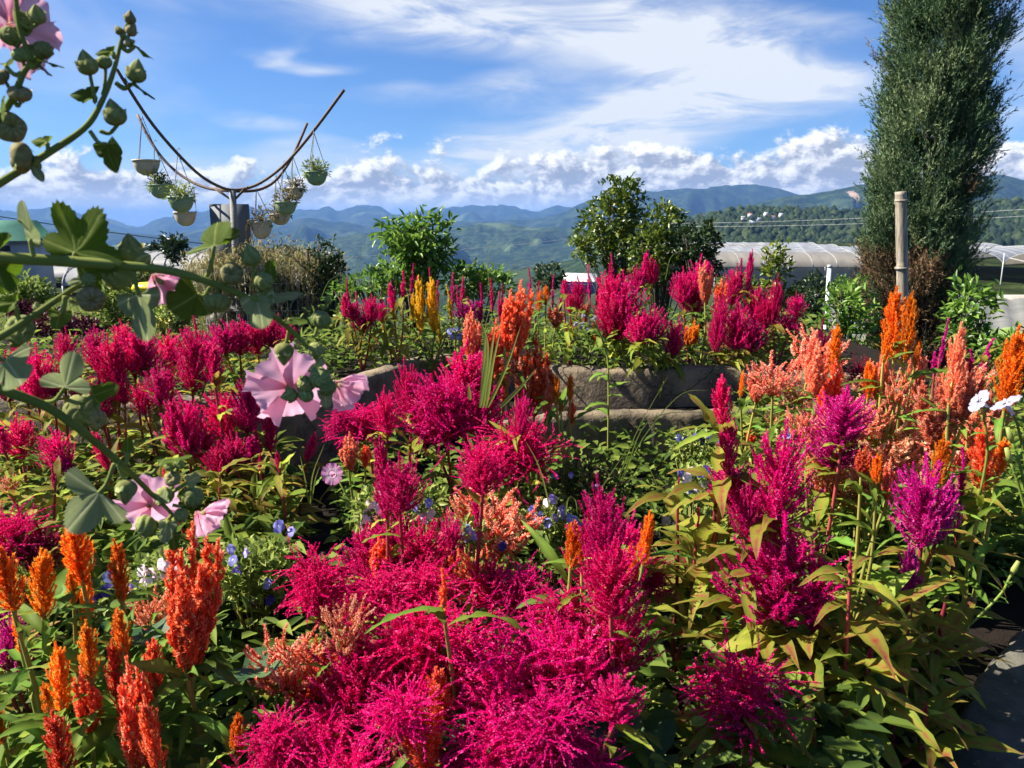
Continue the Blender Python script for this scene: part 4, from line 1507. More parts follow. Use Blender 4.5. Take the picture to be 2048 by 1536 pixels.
def plant(label, Y, soil, leaf, nleaf, plumes, Lpx=None, L=.13, group='celosias in the raised beds', name='celosia', lean=None, low=.25, front=True):
    """one celosia: stems rising from one root, plumes on top, leaves along the stems"""
    xs = [p[0] for p in plumes]
    cx = sum(xs) / len(xs)
    root = at(cx, plumes[0][2], Y)
    root = Vector((root.x + rp.uniform(-.01, .01), Y + .03, soil))
    g = thing(name, label, 'flower', root, group)
    stems = []
    red = leaf == 'bronze'
    for i, pl in enumerate(plumes):
        x, yt, yb, w, kind, c = pl[:6]
        yb += .16 * (yb - yt)
        w *= {'flame': 1.25, 'torch': 1.2, 'spire': 1.1}.get(kind, 1.42)
        dxl = pl[6] if len(pl) > 6 else rp.uniform(-.10, .10) * (yb - yt)
        yy = Y + rp.uniform(-.04, .04)
        b = at(x, yb, yy)
        k = mpp(x, (yt + yb) / 2, yy)
        h = (yb - yt) * k / .96
        me, wd = rp.choice(PLUME[kind])
        sw = w * k / wd
        up_ = Vector((dxl, rp.uniform(-.06, .06) * (yb - yt), yb - yt)).normalized()
        q = VP.rotation_difference(up_) @ Quaternion(VP, rp.uniform(0, 6.28))
        obj('plume', me, PM[c], g, b, q, (sw, sw, h))
        mid = root.lerp(b, .55) + Vector((rp.uniform(-.015, .015), rp.uniform(-.015, .015), 0))
        pts = curve_pts([root, mid, b, b + up_ * h * .3], 12)
        r0 = .0028 + .0012 * min(h / .15, 1.5)
        obj('stem', Acc().tube([p - root for p in pts], np.linspace(r0 * 1.35, r0 * .7, 12), 6, rp.random()).mesh('stem', True), M['stemred'] if (red or c in 'CMD') else M['stemgreen'], g, root)
        stems.append(pts)
    for i in range(nleaf):
        pts = stems[i % len(stems)]
        u = low + (1.0 - low) * ((i + rp.random()) / nleaf) ** .75
        p = pts[min(8, int(u * 8))].lerp(pts[min(9, int(u * 8) + 1)], rp.random())
        th = i * 2.4 + rp.uniform(-.5, .5)
        d = Vector((math.cos(th), math.sin(th) - .12, 0))
        tilt = rp.uniform(-.25, .75) * (.4 + u)
        if soil == US and i % 2 == 0:
            d = Vector((rp.uniform(-.9, .9), -1, 0)).normalized()
            tilt = rp.uniform(-.5, .35)
        d = d.normalized()
        d.z = math.tan(max(-.6, min(1.1, tilt)))
        d.normalize()
        yax = d
        xax = yax.cross(VP).normalized()
        zax = xax.cross(yax)
        mtx = Matrix((xax, yax, zax)).transposed()
        qq = mtx.to_quaternion() @ Quaternion(Vector((0, 1, 0)), rp.uniform(-.5, .5))
        s = L * rp.uniform(.55, 1.15) * (1.05 - .35 * u)
        nw = .72 if leaf == 'green' else 1.0
        obj('leaf', rp.choice(LEAVES), LM[leaf if rp.random() < .85 else 'olive'], g, p, qq, (s * nw * rp.uniform(.8, 1.2), s, s))
    return g


B, O_, G_ = 'bronze', 'olive', 'green'
F, US = .55, .85
PLANTS = [
    # --- front left, orange
    ('orange celosia with the leftmost plume of the front left clump', 1.12, F, G_, 9, [(28, 1078, 1205, 66, 'flame', 'O'), (44, 1200, 1290, 24, 'spire', 'O')]),
    ('orange celosia second from the left edge in the front left clump', 1.14, F, G_, 8, [(88, 1093, 1218, 52, 'flame', 'O')]),
    ('bright orange celosia under the lobed hollyhock leaf', 1.16, F, G_, 10, [(166, 1040, 1150, 68, 'flame', 'O'), (172, 1140, 1245, 34, 'flame', 'O'), (148, 1140, 1200, 24, 'flame', 'O')]),
    ('slim orange celosia left of the white torenia flowers', 1.15, F, G_, 8, [(245, 1078, 1190, 42, 'flame', 'O')]),
    ('orange celosia with a short plume above a longer red orange one', 1.08, F, G_, 9, [(248, 1215, 1300, 42, 'flame', 'O'), (236, 1268, 1390, 38, 'flame', 'R')]),
    ('tall red orange celosia in the middle of the front left clump', 1.04, F, G_, 9, [(183, 1235, 1345, 40, 'flame', 'O'), (185, 1320, 1450, 66, 'torch', 'R')]),
    ('thin bright orange celosia left of the middle red orange one', 1.03, F, G_, 8, [(124, 1280, 1410, 46, 'flame', 'O'), (100, 1360, 1420, 26, 'flame', 'O')]),
    ('orange celosia cut by the lower edge at the left', .98, F, G_, 8, [(134, 1405, 1540, 58, 'flame', 'R')]),
    ('broad coral red celosia cut by the lower edge', .97, F, G_, 8, [(284, 1295, 1545, 88, 'torch', 'R'), (322, 1375, 1530, 46, 'flame', 'R')]),
    ('large coral red celosia standing right of the white torenias', 1.12, F, G_, 14, [(384, 1035, 1310, 118, 'torch', 'R'), (372, 1170, 1320, 50, 'flame', 'R')]),
    ('small red orange celosia between the two big coral plumes', 1.07, F, G_, 7, [(313, 1272, 1372, 46, 'flame', 'R')]),
    ('tiny orange celosia spike left of the front crimson mass', .99, F, G_, 6, [(472, 1420, 1502, 34, 'flame', 'O')]),
    ('orange celosia spike leaning in from the left edge', 1.0, F, G_, 6, [(10, 1400, 1475, 40, 'flame', 'O', -20)]),
    ('salmon celosia behind the large coral red plume', 1.32, F, G_, 8, [(305, 1150, 1260, 76, 'sprawl', 'S')]),
    ('magenta celosia half hidden behind the left orange plumes', 1.30, F, B, 10, [(45, 1190, 1330, 60, 'feather', 'M'), (18, 1250, 1330, 40, 'feather', 'M'), (40, 1320, 1380, 20, 'spire', 'M')]),
    ('shaggy crimson celosia at the left edge below the lobed leaf', 1.55, F, B, 12, [(28, 985, 1110, 150, 'shaggy', 'C'), (80, 1040, 1130, 90, 'feather', 'D')]),
    # --- front middle, crimson
    ('shaggy crimson celosia filling the bottom left of the middle', .98, F, O_, 6, [(600, 1400, 1600, 260, 'shaggy', 'C'), (690, 1440, 1600, 190, 'shaggy', 'C'), (520, 1470, 1600, 150, 'shaggy', 'C')]),
    ('crimson celosia head above the bottom left crimson mass', 1.08, F, O_, 8, [(735, 1235, 1420, 165, 'feather', 'C'), (690, 1290, 1400, 90, 'feather', 'C')]),
    ('twisted crimson celosia standing left above the front mass', 1.22, F, O_, 8, [(640, 1052, 1200, 150, 'shaggy', 'C'), (648, 1120, 1240, 60, 'feather', 'C')]),
    ('matted crimson celosia in the centre of the front mass', 1.15, F, O_, 8, [(860, 1140, 1340, 250, 'shaggy', 'C'), (800, 1170, 1330, 170, 'shaggy', 'C'), (930, 1210, 1370, 190, 'shaggy', 'C')]),
    ('broad crimson celosia right of the centre of the front mass', 1.08, F, O_, 8, [(1070, 1170, 1400, 270, 'shaggy', 'C'), (1000, 1230, 1420, 200, 'shaggy', 'C'), (1150, 1230, 1400, 150, 'feather', 'C')]),
    ('tall crimson celosia column with a curled tip', 1.12, F, O_, 12, [(1214, 945, 1120, 88, 'feather', 'C', -18), (1222, 1060, 1210, 110, 'feather', 'C'), (1222, 1150, 1330, 120, 'feather', 'C')]),
    ('crimson celosia cut by the lower edge right of the orange gap', .98, F, O_, 6, [(990, 1350, 1560, 230, 'shaggy', 'C'), (930, 1420, 1580, 150, 'shaggy', 'C'), (1100, 1340, 1470, 170, 'shaggy', 'C')]),
    ('crimson celosia plumes behind the front mass, under the tall bare stem', 1.5, F, O_, 8, [(790, 1010, 1150, 120, 'feather', 'C'), (740, 1040, 1140, 90, 'feather', 'C'), (850, 1030, 1150, 110, 'feather', 'C'), (905, 1010, 1130, 60, 'feather', 'C')]),
    ('crimson celosia head on a tall bare stem left of the salmon plume', 1.42, F, O_, 5, [(800, 905, 1010, 90, 'feather', 'C'), (775, 870, 1020, 42, 'flame', 'C')]),
    ('crimson celosia head on a tall bare stem in front of the salmon plume', 1.42, F, O_, 5, [(965, 872, 975, 78, 'feather', 'C'), (958, 940, 1060, 22, 'spire', 'C')]),
    ('drooping crimson celosia below the salmon plume', 1.35, F, O_, 8, [(1040, 1100, 1210, 140, 'shaggy', 'C'), (985, 1110, 1200, 90, 'feather', 'C')]),
    ('crimson celosia behind the tall crimson column', 1.5, F, O_, 10, [(1250, 1010, 1140, 90, 'feather', 'C'), (1180, 1020, 1150, 90, 'feather', 'C'), (1300, 1090, 1170, 110, 'shaggy', 'C')]),
    ('orange celosia spike left of the tall crimson column', 1.2, F, G_, 6, [(1141, 1038, 1125, 40, 'flame', 'O'), (1164, 1062, 1130, 22, 'spire', 'O')]),
    ('orange celosia spike pair right of the tall crimson column', 1.2, F, G_, 6, [(1286, 1018, 1115, 36, 'flame', 'O'), (1262, 1085, 1155, 36, 'flame', 'O')]),
    ('small red orange celosia low right of the crimson column', 1.12, F, G_, 6, [(1243, 1252, 1335, 36, 'flame', 'R')]),
    ('thin orange celosia spike rising from the centre of the front mass', 1.08, F, G_, 3, [(888, 1130, 1215, 26, 'spire', 'R')]),
    ('fluffy salmon celosia behind the second bare crimson stem', 1.75, F, O_, 8, [(985, 945, 1080, 150, 'sprawl', 'S'), (935, 975, 1070, 80, 'sprawl', 'S'), (1000, 1000, 1100, 100, 'sprawl', 'P')]),
    ('pale salmon celosia left of the twisted crimson plume', 1.15, F, G_, 8, [(575, 1230, 1360, 120, 'sprawl', 'S'), (545, 1290, 1380, 70, 'sprawl', 'S')]),
    ('salmon and red celosia tucked under the twisted crimson plume', 1.15, F, G_, 6, [(655, 1250, 1380, 110, 'sprawl', 'R'), (690, 1170, 1280, 80, 'sprawl', 'S'), (620, 1330, 1430, 80, 'torch', 'R')]),
    ('orange red celosia showing through the front crimson mass', 1.02, F, G_, 6, [(850, 1395, 1520, 110, 'torch', 'R'), (880, 1330, 1430, 60, 'flame', 'R'), (800, 1440, 1530, 60, 'sprawl', 'S')]),
    ('salmon red celosia behind the crimson plumes at the centre', 1.42, F, G_, 6, [(905, 1090, 1180, 80, 'sprawl', 'R'), (960, 1080, 1170, 70, 'sprawl', 'R'), (760, 1070, 1150, 60, 'torch', 'R')]),
    ('crimson celosia tangle under the tall column at its left', 1.14, F, O_, 4, [(1130, 1130, 1260, 170, 'shaggy', 'C'), (1190, 1260, 1400, 150, 'shaggy', 'C'), (1150, 1380, 1480, 140, 'shaggy', 'C')]),
    ('crimson celosia tangle below the first bare stem', 1.28, F, O_, 4, [(760, 1100, 1220, 170, 'shaggy', 'C'), (850, 1090, 1200, 170, 'shaggy', 'C'), (700, 1150, 1240, 80, 'feather', 'C')]),
    ('crimson celosia tangle in the lower middle before the orange gap', 1.0, F, O_, 4, [(800, 1330, 1450, 150, 'shaggy', 'C'), (1080, 1420, 1560, 200, 'shaggy', 'C'), (740, 1500, 1600, 150, 'shaggy', 'C')]),
    ('crimson celosia at the very bottom right of the orange gap', .97, F, O_, 4, [(930, 1480, 1600, 150, 'shaggy', 'C'), (1170, 1440, 1560, 150, 'shaggy', 'C'), (1230, 1340, 1430, 90, 'feather', 'C')]),
    ('crimson celosia tangle left of the salmon plumes at the lower left of the mass', 1.02, F, O_, 4, [(560, 1390, 1500, 140, 'shaggy', 'C'), (660, 1380, 1480, 130, 'shaggy', 'C')]),
    # --- front right
    ('large crimson celosia with a tall upper plume at the right', 1.36, F, B, 34, [(1550, 1010, 1215, 175, 'feather', 'C'), (1548, 838, 1030, 105, 'feather', 'C'), (1490, 960, 1060, 60, 'feather', 'C')]),
    ('slender crimson celosia with stacked plumes left of the large right one', 1.5, F, B, 22, [(1444, 752, 840, 44, 'flame', 'C'), (1452, 830, 930, 46, 'flame', 'C'), (1462, 905, 1010, 100, 'feather', 'C')]),
    ('short crimson celosia spike below the large right one', 1.28, F, B, 16, [(1625, 1105, 1240, 72, 'flame', 'C')]),
    ('shaggy crimson celosia hanging low at the right', 1.18, F, B, 16, [(1470, 1240, 1420, 210, 'shaggy', 'C')]),
    ('magenta celosia with forked plumes near the right edge', 1.42, F, B, 28, [(1842, 905, 1070, 100, 'feather', 'M'), (1875, 960, 1060, 50, 'flame', 'M'), (1818, 1085, 1190, 46, 'flame', 'M')]),
    ('leafy young celosia with tiny crimson tips low at the right', 1.25, F, B, 22, [(1735, 1285, 1330, 14, 'spire', 'C'), (1700, 1100, 1150, 14, 'spire', 'C')]),
    ('leafy young celosia with bronze leaves over the concrete kerb', 1.3, F, B, 20, [(1815, 1215, 1260, 12, 'spire', 'C'), (1760, 1165, 1210, 12, 'spire', 'C')]),
    ('leafy young celosia with long drooping leaves across the kerb corner', 1.38, F, B, 20, [(1880, 1240, 1280, 12, 'spire', 'C'), (1840, 1290, 1330, 12, 'spire', 'C')]),
    ('leafy young celosia low between the kerb and the trefoil weeds', 1.22, F, B, 18, [(1800, 1370, 1400, 10, 'spire', 'C'), (1850, 1400, 1430, 10, 'spire', 'C')]),
    ('leafy young celosia with small crimson tips left of the large right one', 1.5, F, B, 26, [(1392, 1010, 1080, 14, 'spire', 'C'), (1372, 1090, 1140, 14, 'spire', 'C'), (1355, 950, 1010, 12, 'spire', 'C')]),
    ('thin magenta celosia spike at the right above the forked plumes', 1.6, F, B, 8, [(1920, 895, 985, 24, 'spire', 'M')]),
    ('bright magenta celosia plume among the salmon ones at the right', 1.85, F, B, 12, [(1685, 770, 860, 90, 'feather', 'M'), (1665, 830, 920, 110, 'feather', 'M')]),
    # --- right middle
    ('bright orange celosia standing before the bamboo pole', 2.0, F, G_, 9, [(1787, 580, 700, 52, 'flame', 'O'), (1808, 590, 710, 38, 'flame', 'O'), (1766, 660, 720, 18, 'flame', 'O'), (1828, 680, 730, 14, 'flame', 'O')]),
    ('tall orange celosia close to the right edge', 1.75, F, G_, 9, [(2008, 655, 800, 56, 'flame', 'O'), (2022, 740, 800, 36, 'flame', 'O')]),
    ('large salmon red celosia left of the tall orange right edge one', 1.8, F, G_, 10, [(1868, 750, 880, 100, 'torch', 'S'), (1897, 650, 790, 40, 'flame', 'S'), (1925, 740, 830, 60, 'torch', 'S')]),
    ('salmon celosia leaning left beside the upper wall', 2.3, F, G_, 10, [(1615, 640, 740, 90, 'sprawl', 'S', 30), (1545, 700, 780, 90, 'sprawl', 'S', -10), (1590, 740, 800, 80, 'sprawl', 'P')]),
    ('red orange celosia with a bright orange tip in the right salmon group', 2.1, F, G_, 9, [(1665, 652, 735, 34, 'flame', 'O'), (1652, 720, 830, 66, 'torch', 'R'), (1630, 680, 780, 60, 'torch', 'S')]),
    ('dark maroon celosia behind the right salmon group', 2.4, F, B, 8, [(1640, 640, 740, 50, 'feather', 'D'), (1720, 700, 770, 90, 'shaggy', 'D'), (1600, 780, 860, 50, 'shaggy', 'D')]),
    ('orange red celosia pair above the concrete kerb at the right edge', 1.6, F, G_, 9, [(1968, 845, 965, 58, 'flame', 'R'), (1995, 875, 940, 34, 'flame', 'O')]),
    ('amber orange celosia right of the forked magenta plumes', 1.65, F, G_, 8, [(1868, 868, 975, 42, 'flame', 'O')]),
    ('small red and amber celosia left of the forked magenta plumes', 1.6, F, G_, 8, [(1722, 890, 945, 44, 'torch', 'R'), (1752, 905, 960, 28, 'flame', 'O'), (1772, 915, 990, 36, 'torch', 'S')]),
    ('pale salmon celosia in the middle of the right group', 1.95, F, G_, 8, [(1760, 820, 920, 130, 'sprawl', 'P'), (1720, 780, 860, 80, 'sprawl', 'S'), (1800, 880, 960, 100, 'sprawl', 'S')]),
    ('salmon celosia with tall thin tips before the cypress', 2.0, F, G_, 8, [(1755, 700, 790, 40, 'torch', 'S'), (1790, 720, 800, 50, 'sprawl', 'S'), (1735, 720, 790, 26, 'flame', 'O')]),
    ('salmon celosia low beside the magenta plume of the right group', 1.95, F, G_, 8, [(1610, 800, 880, 70, 'sprawl', 'S'), (1640, 860, 930, 60, 'sprawl', 'S'), (1700, 900, 960, 70, 'sprawl', 'P')]),
    ('small orange celosia spikes right of the lower kerb', 2.4, F, G_, 10, [(1481, 742, 790, 14, 'flame', 'O'), (1510, 740, 800, 44, 'torch', 'S'), (1500, 860, 890, 26, 'torch', 'R')]),
    ('thin magenta celosia spikes before the green shade net', 2.2, F, B, 6, [(1877, 640, 720, 16, 'spire', 'M'), (1913, 670, 730, 16, 'spire', 'M'), (1965, 678, 735, 22, 'spire', 'M'), (1940, 700, 740, 20, 'spire', 'M'), (1868, 705, 740, 20, 'spire', 'M')]),
    ('salmon celosia left of the trumpet petunias', 1.85, F, G_, 8, [(1945, 800, 880, 90, 'sprawl', 'S'), (1905, 860, 930, 90, 'sprawl', 'S'), (1945, 900, 960, 60, 'sprawl', 'R')]),
    ('pale salmon celosia sprawling under the bright magenta plume', 1.9, F, G_, 6, [(1750, 900, 980, 120, 'sprawl', 'P'), (1690, 930, 1000, 90, 'sprawl', 'S'), (1640, 900, 970, 70, 'sprawl', 'S')]),
    ('salmon celosia filling the gap left of the large salmon red plume', 2.05, F, G_, 6, [(1800, 760, 850, 90, 'sprawl', 'S'), (1830, 700, 790, 40, 'torch', 'S'), (1770, 790, 860, 80, 'sprawl', 'P'), (1840, 830, 910, 80, 'sprawl', 'S')]),
    ('salmon celosia at the back right before the lime shrub', 2.2, F, G_, 6, [(1940, 700, 790, 60, 'sprawl', 'S'), (1985, 760, 840, 70, 'sprawl', 'S'), (1910, 700, 780, 50, 'sprawl', 'S')]),
    ('salmon celosia with cream florets behind the red orange one', 2.35, F, G_, 8, [(1690, 730, 810, 80, 'sprawl', 'P'), (1640, 770, 840, 80, 'sprawl', 'P'), (1560, 790, 850, 60, 'sprawl', 'P')]),
    # --- middle
    ('tallest coral red celosia in the middle of the bed', 2.35, F, G_, 10, [(1032, 566, 700, 70, 'torch', 'R'), (1010, 590, 690, 40, 'torch', 'R')]),
    ('broad coral celosia right below the tallest one', 2.3, F, G_, 9, [(1068, 670, 810, 84, 'torch', 'R'), (1050, 700, 800, 50, 'torch', 'S'), (1095, 740, 820, 40, 'torch', 'S')]),
    ('narrow salmon celosia left of the tallest coral one', 2.35, F, G_, 9, [(942, 618, 710, 44, 'torch', 'S'), (985, 640, 730, 50, 'torch', 'R'), (1005, 690, 790, 50, 'torch', 'S')]),
    ('fluffy crimson celosia below the narrow salmon plume', 2.25, F, O_, 10, [(895, 690, 860, 150, 'shaggy', 'C'), (930, 680, 800, 90, 'feather', 'C'), (870, 750, 870, 110, 'feather', 'C'), (960, 760, 860, 90, 'feather', 'C')]),
    ('upright crimson celosia at the left of the middle group', 2.3, F, O_, 10, [(822, 715, 830, 46, 'feather', 'C')]),
    ('crimson celosia lying sideways against the dark wall', 2.2, F, B, 14, [(735, 780, 865, 150, 'shaggy', 'C'), (692, 800, 850, 70, 'shaggy', 'C', -45), (775, 770, 860, 40, 'feather', 'C')]),
    ('long haired crimson celosia at the front of the middle group', 2.05, F, O_, 14, [(1040, 810, 930, 170, 'shaggy', 'C'), (980, 840, 950, 120, 'shaggy', 'C'), (1042, 780, 860, 36, 'feather', 'C')]),
    ('small orange celosia spikes right of the middle group', 2.3, F, G_, 8, [(1113, 748, 805, 20, 'flame', 'O'), (1140, 748, 795, 18, 'flame', 'O'), (1122, 785, 820, 14, 'flame', 'O'), (1142, 800, 845, 22, 'flame', 'R')]),
    ('small salmon celosia at the foot of the dark wall', 2.0, F, G_, 8, [(698, 865, 930, 46, 'torch', 'S'), (730, 890, 930, 26, 'flame', 'R')]),
    # --- left middle
    ('full crimson celosia plume tallest of the left group', 2.45, .7, B, 16, [(386, 636, 765, 70, 'feather', 'C')], .11),
    ('spreading crimson celosia left of the tallest left plume', 2.5, .7, B, 14, [(290, 648, 740, 70, 'feather', 'C'), (270, 670, 740, 40, 'flame', 'C')]),
    ('crimson celosia with forked tips under the lobed leaf shadow', 2.45, .7, B, 14, [(222, 668, 760, 56, 'feather', 'C'), (195, 650, 730, 46, 'feather', 'C'), (240, 680, 760, 40, 'flame', 'C')]),
    ('crimson celosia near the left edge behind the stem', 2.4, .7, B, 14, [(130, 655, 730, 40, 'feather', 'C', 8), (75, 690, 790, 70, 'feather', 'C'), (110, 720, 790, 40, 'feather', 'C')]),
    ('crimson celosia with broad plumes in the lower left group', 2.2, .7, B, 22, [(380, 785, 900, 80, 'feather', 'C'), (345, 800, 870, 36, 'flame', 'C'), (415, 840, 920, 70, 'feather', 'C')]),
    ('crimson celosia left of the big pink hollyhock flower', 2.25, .7, B, 22, [(455, 770, 870, 70, 'feather', 'C'), (495, 745, 850, 60, 'feather', 'C'), (430, 690, 760, 40, 'flame', 'C')]),
    ('thin crimson celosia below the big pink hollyhock flower', 2.2, .7, B, 16, [(540, 795, 890, 36, 'flame', 'C'), (520, 850, 910, 24, 'spire', 'C'), (612, 862, 915, 24, 'flame', 'C', 22)]),
    ('pointed crimson celosia beside the lower left stem', 2.1, .7, B, 18, [(45, 825, 905, 56, 'feather', 'C'), (12, 850, 900, 30, 'flame', 'C')]),
    ('leaning crimson celosia between the two lower hollyhock stems', 2.1, .7, B, 22, [(130, 850, 930, 60, 'feather', 'C', -20), (220, 860, 930, 30, 'flame', 'C', -30), (150, 900, 950, 40, 'spire', 'M', -30)]),
    ('leafy bronze celosia at the foot of the lower left group', 1.9, .7, B, 26, [(330, 930, 960, 14, 'spire', 'C'), (440, 920, 950, 12, 'spire', 'C')]),
    ('leafy bronze celosia in front of the dark wall corner', 1.95, .7, B, 24, [(520, 905, 940, 12, 'spire', 'C'), (560, 900, 940, 14, 'flame', 'C')]),
    ('leafy rust tinted celosia above the shaggy left edge one', 1.7, .6, B, 22, [(20, 940, 980, 30, 'sprawl', 'S'), (110, 930, 970, 14, 'spire', 'C')]),
    ('row end crimson celosia right of the tallest left plume, farther back', 2.9, US, B, 12, [(450, 640, 700, 60, 'feather', 'C'), (480, 632, 700, 46, 'feather', 'C')], .1),
    ('crimson celosia behind the pods at the end of the back left row', 2.95, US, B, 12, [(545, 622, 690, 52, 'feather', 'C'), (515, 635, 700, 50, 'feather', 'C'), (578, 640, 680, 30, 'feather', 'C')], .1),
    ('crimson celosia with several thin plumes behind the lower left stem', 2.4, F, B, 16, [(165, 740, 810, 46, 'feather', 'C'), (205, 760, 830, 50, 'feather', 'C'), (250, 740, 800, 36, 'feather', 'C')]),
    ('crimson celosia between the tallest left plume and the lower left group', 2.35, F, B, 16, [(320, 720, 800, 46, 'feather', 'C'), (340, 740, 800, 30, 'flame', 'C'), (290, 760, 820, 40, 'feather', 'C')]),
    ('crimson celosia low in front of the dark wall corner', 2.1, F, B, 16, [(475, 860, 930, 50, 'feather', 'C'), (505, 870, 930, 36, 'flame', 'C'), (440, 880, 940, 50, 'feather', 'C')]),
    ('crimson celosia at the left edge behind the side branch', 2.6, F, B, 14, [(20, 700, 790, 60, 'feather', 'C'), (50, 670, 740, 34, 'feather', 'C')]),
    ('crimson celosia in the second row behind the tallest left plume', 2.75, F, B, 12, [(340, 660, 730, 50, 'feather', 'C'), (420, 665, 730, 46, 'feather', 'C'), (250, 640, 700, 40, 'feather', 'C')]),
    # --- upper bed, back row
    ('yellow celosia, the only yellow one', 3.5, US, G_, 14, [(842, 556, 650, 28, 'flame', 'Y'), (869, 560, 652, 34, 'flame', 'Y'), (903, 572, 632, 13, 'spire', 'Y'), (824, 588, 640, 14, 'flame', 'Y'), (880, 640, 680, 12, 'flame', 'Y')], .11),
    ('crimson celosia at the left end of the back row', 3.5, US, B, 18, [(690, 588, 630, 16, 'flame', 'C'), (705, 600, 635, 34, 'feather', 'C'), (742, 590, 640, 34, 'feather', 'C'), (725, 620, 660, 40, 'feather', 'C')], .12),
    ('crimson celosia left of the yellow one', 3.5, US, B, 18, [(787, 566, 618, 20, 'flame', 'C'), (765, 600, 640, 24, 'feather', 'C'), (805, 545, 590, 14, 'spire', 'C')], .12),
    ('crimson celosia right of the yellow one', 3.55, US, B, 12, [(935, 595, 640, 46, 'feather', 'M'), (960, 570, 640, 16, 'spire', 'C'), (925, 555, 600, 12, 'spire', 'C')], .11),
    ('small orange celosia pair between the tall coral and the back row', 3.4, US, G_, 12, [(1077, 580, 618, 14, 'flame', 'O'), (1091, 572, 606, 17, 'flame', 'O'), (1110, 610, 650, 40, 'torch', 'S')], .11),
    ('upright crimson celosia leftmost in the right part of the back row', 3.5, US, O_, 14, [(1155, 553, 612, 32, 'feather', 'C'), (1128, 560, 590, 20, 'flame', 'C'), (1140, 580, 620, 20, 'feather', 'C')], .12),
    ('broad crimson celosia with the longest plumes of the back row', 3.45, US, O_, 30, [(1212, 532, 640, 56, 'feather', 'C'), (1245, 545, 650, 70, 'feather', 'C'), (1232, 580, 670, 60, 'feather', 'C')], .15),
    ('crimson celosia drooping over the bed edge in the back row', 3.35, US, O_, 28, [(1302, 610, 680, 56, 'feather', 'C'), (1342, 630, 705, 40, 'feather', 'C', 12), (1275, 620, 680, 46, 'feather', 'C')], .15),
    ('tall thin crimson celosia before the round leafed trees', 3.8, US, O_, 12, [(1225, 512, 570, 14, 'spire', 'C'), (1285, 505, 565, 18, 'flame', 'C'), (1303, 512, 565, 26, 'feather', 'C'), (1272, 530, 580, 30, 'feather', 'C')], .12),
    ('crimson celosia left in the dense right end of the back row', 3.7, US, B, 14, [(1365, 535, 600, 40, 'feather', 'C'), (1400, 512, 590, 46, 'feather', 'C'), (1385, 560, 620, 50, 'feather', 'C')], .12),
    ('salmon orange celosia within the dense right end of the back row', 3.5, US, G_, 10, [(1410, 525, 600, 34, 'torch', 'S'), (1380, 640, 690, 34, 'torch', 'O'), (1440, 560, 620, 30, 'torch', 'R')], .12),
    ('crimson celosia with the narrowest long plume in the dense right end', 3.4, US, B, 22, [(1430, 580, 690, 36, 'feather', 'C'), (1470, 600, 690, 60, 'feather', 'C'), (1500, 635, 695, 60, 'feather', 'C')], .14),
    ('crimson celosia with the topmost tip of the dense right end', 3.6, US, B, 14, [(1495, 503, 575, 18, 'flame', 'C'), (1462, 530, 600, 40, 'feather', 'C'), (1505, 560, 640, 50, 'feather', 'C'), (1480, 520, 580, 14, 'spire', 'C')], .12),
    ('crimson celosia at the outer right of the back row', 3.5, US, B, 16, [(1545, 552, 640, 26, 'feather', 'C'), (1530, 590, 650, 40, 'feather', 'C'), (1575, 610, 660, 60, 'shaggy', 'C'), (1592, 585, 630, 36, 'feather', 'C')], .12),
    ('small orange celosia among the grass behind the back row', 3.9, US, G_, 8, [(1170, 600, 640, 24, 'torch', 'S'), (1190, 640, 680, 22, 'torch', 'O')], .11),
]
for k, spec in enumerate(PLANTS):
    lab, Y, soil, leaf, nl, pls = spec[:6]
    L = spec[6] * 1.1 if len(spec) > 6 else (.19 if Y < 1.6 and leaf == 'bronze' else .165 if Y < 1.7 else .155)
    left = 1.75 < Y < 2.7 and pls[0][0] < 620
    bare = 1.55 < Y < 2.45 and pls[0][0] > 1430
    mass = Y < 1.5 and 500 < pls[0][0] < 1330 and pls[0][5] == 'C'
    plant(lab, Y, F if soil == .7 else soil, leaf, int(nl * (2.2 if left else 2.4 if bare else 1.7 if Y < 2.6 else 2.1)), pls, L=.10 if mass else L * (.9 if left else 1.0), low=.12 if left else .25)
# thin far spikes in the weeds behind the back row
labs = ['thin crimson celosia spike in the weeds above the yellow celosia', 'thin crimson celosia spike in the weeds below the young tree', 'thin crimson celosia spike in the weeds right of the young tree', 'thin crimson celosia spike left of the tallest coral plume',
        'thin crimson celosia spike behind the tallest coral plume', 'thin crimson celosia spike right above the tallest coral plume', 'thin crimson celosia spike left of the blue shed', 'thin crimson celosia spike before the blue shed', 'thin crimson celosia spike in the grass at the far left of the back row']
for k, (x, y, lab) in enumerate(zip((822, 862, 905, 985, 1000, 1060, 1105, 1180, 700), (530, 538, 548, 560, 572, 540, 552, 532, 560), labs)):
    plant(lab, 4.2 + .05 * k, .6, O_, 5, [(x, y, y + 55, 11, 'spire', 'C'), (x + 14, y + 25, y + 70, 11, 'spire', 'C')], L=.1, group='thin celosia spikes in the weeds')

# ------------------------------------------------------------------ undergrowth in the beds
M['under'] = foliage('undergrowth_leaf', [(0, (.055, .10, .02)), (.5, (.155, .225, .04)), (.85, (.28, .34, .06)), (1, (.42, .42, .09))], .6, .48, .12, 0, hue=0)
ru = np.random.default_rng(17)


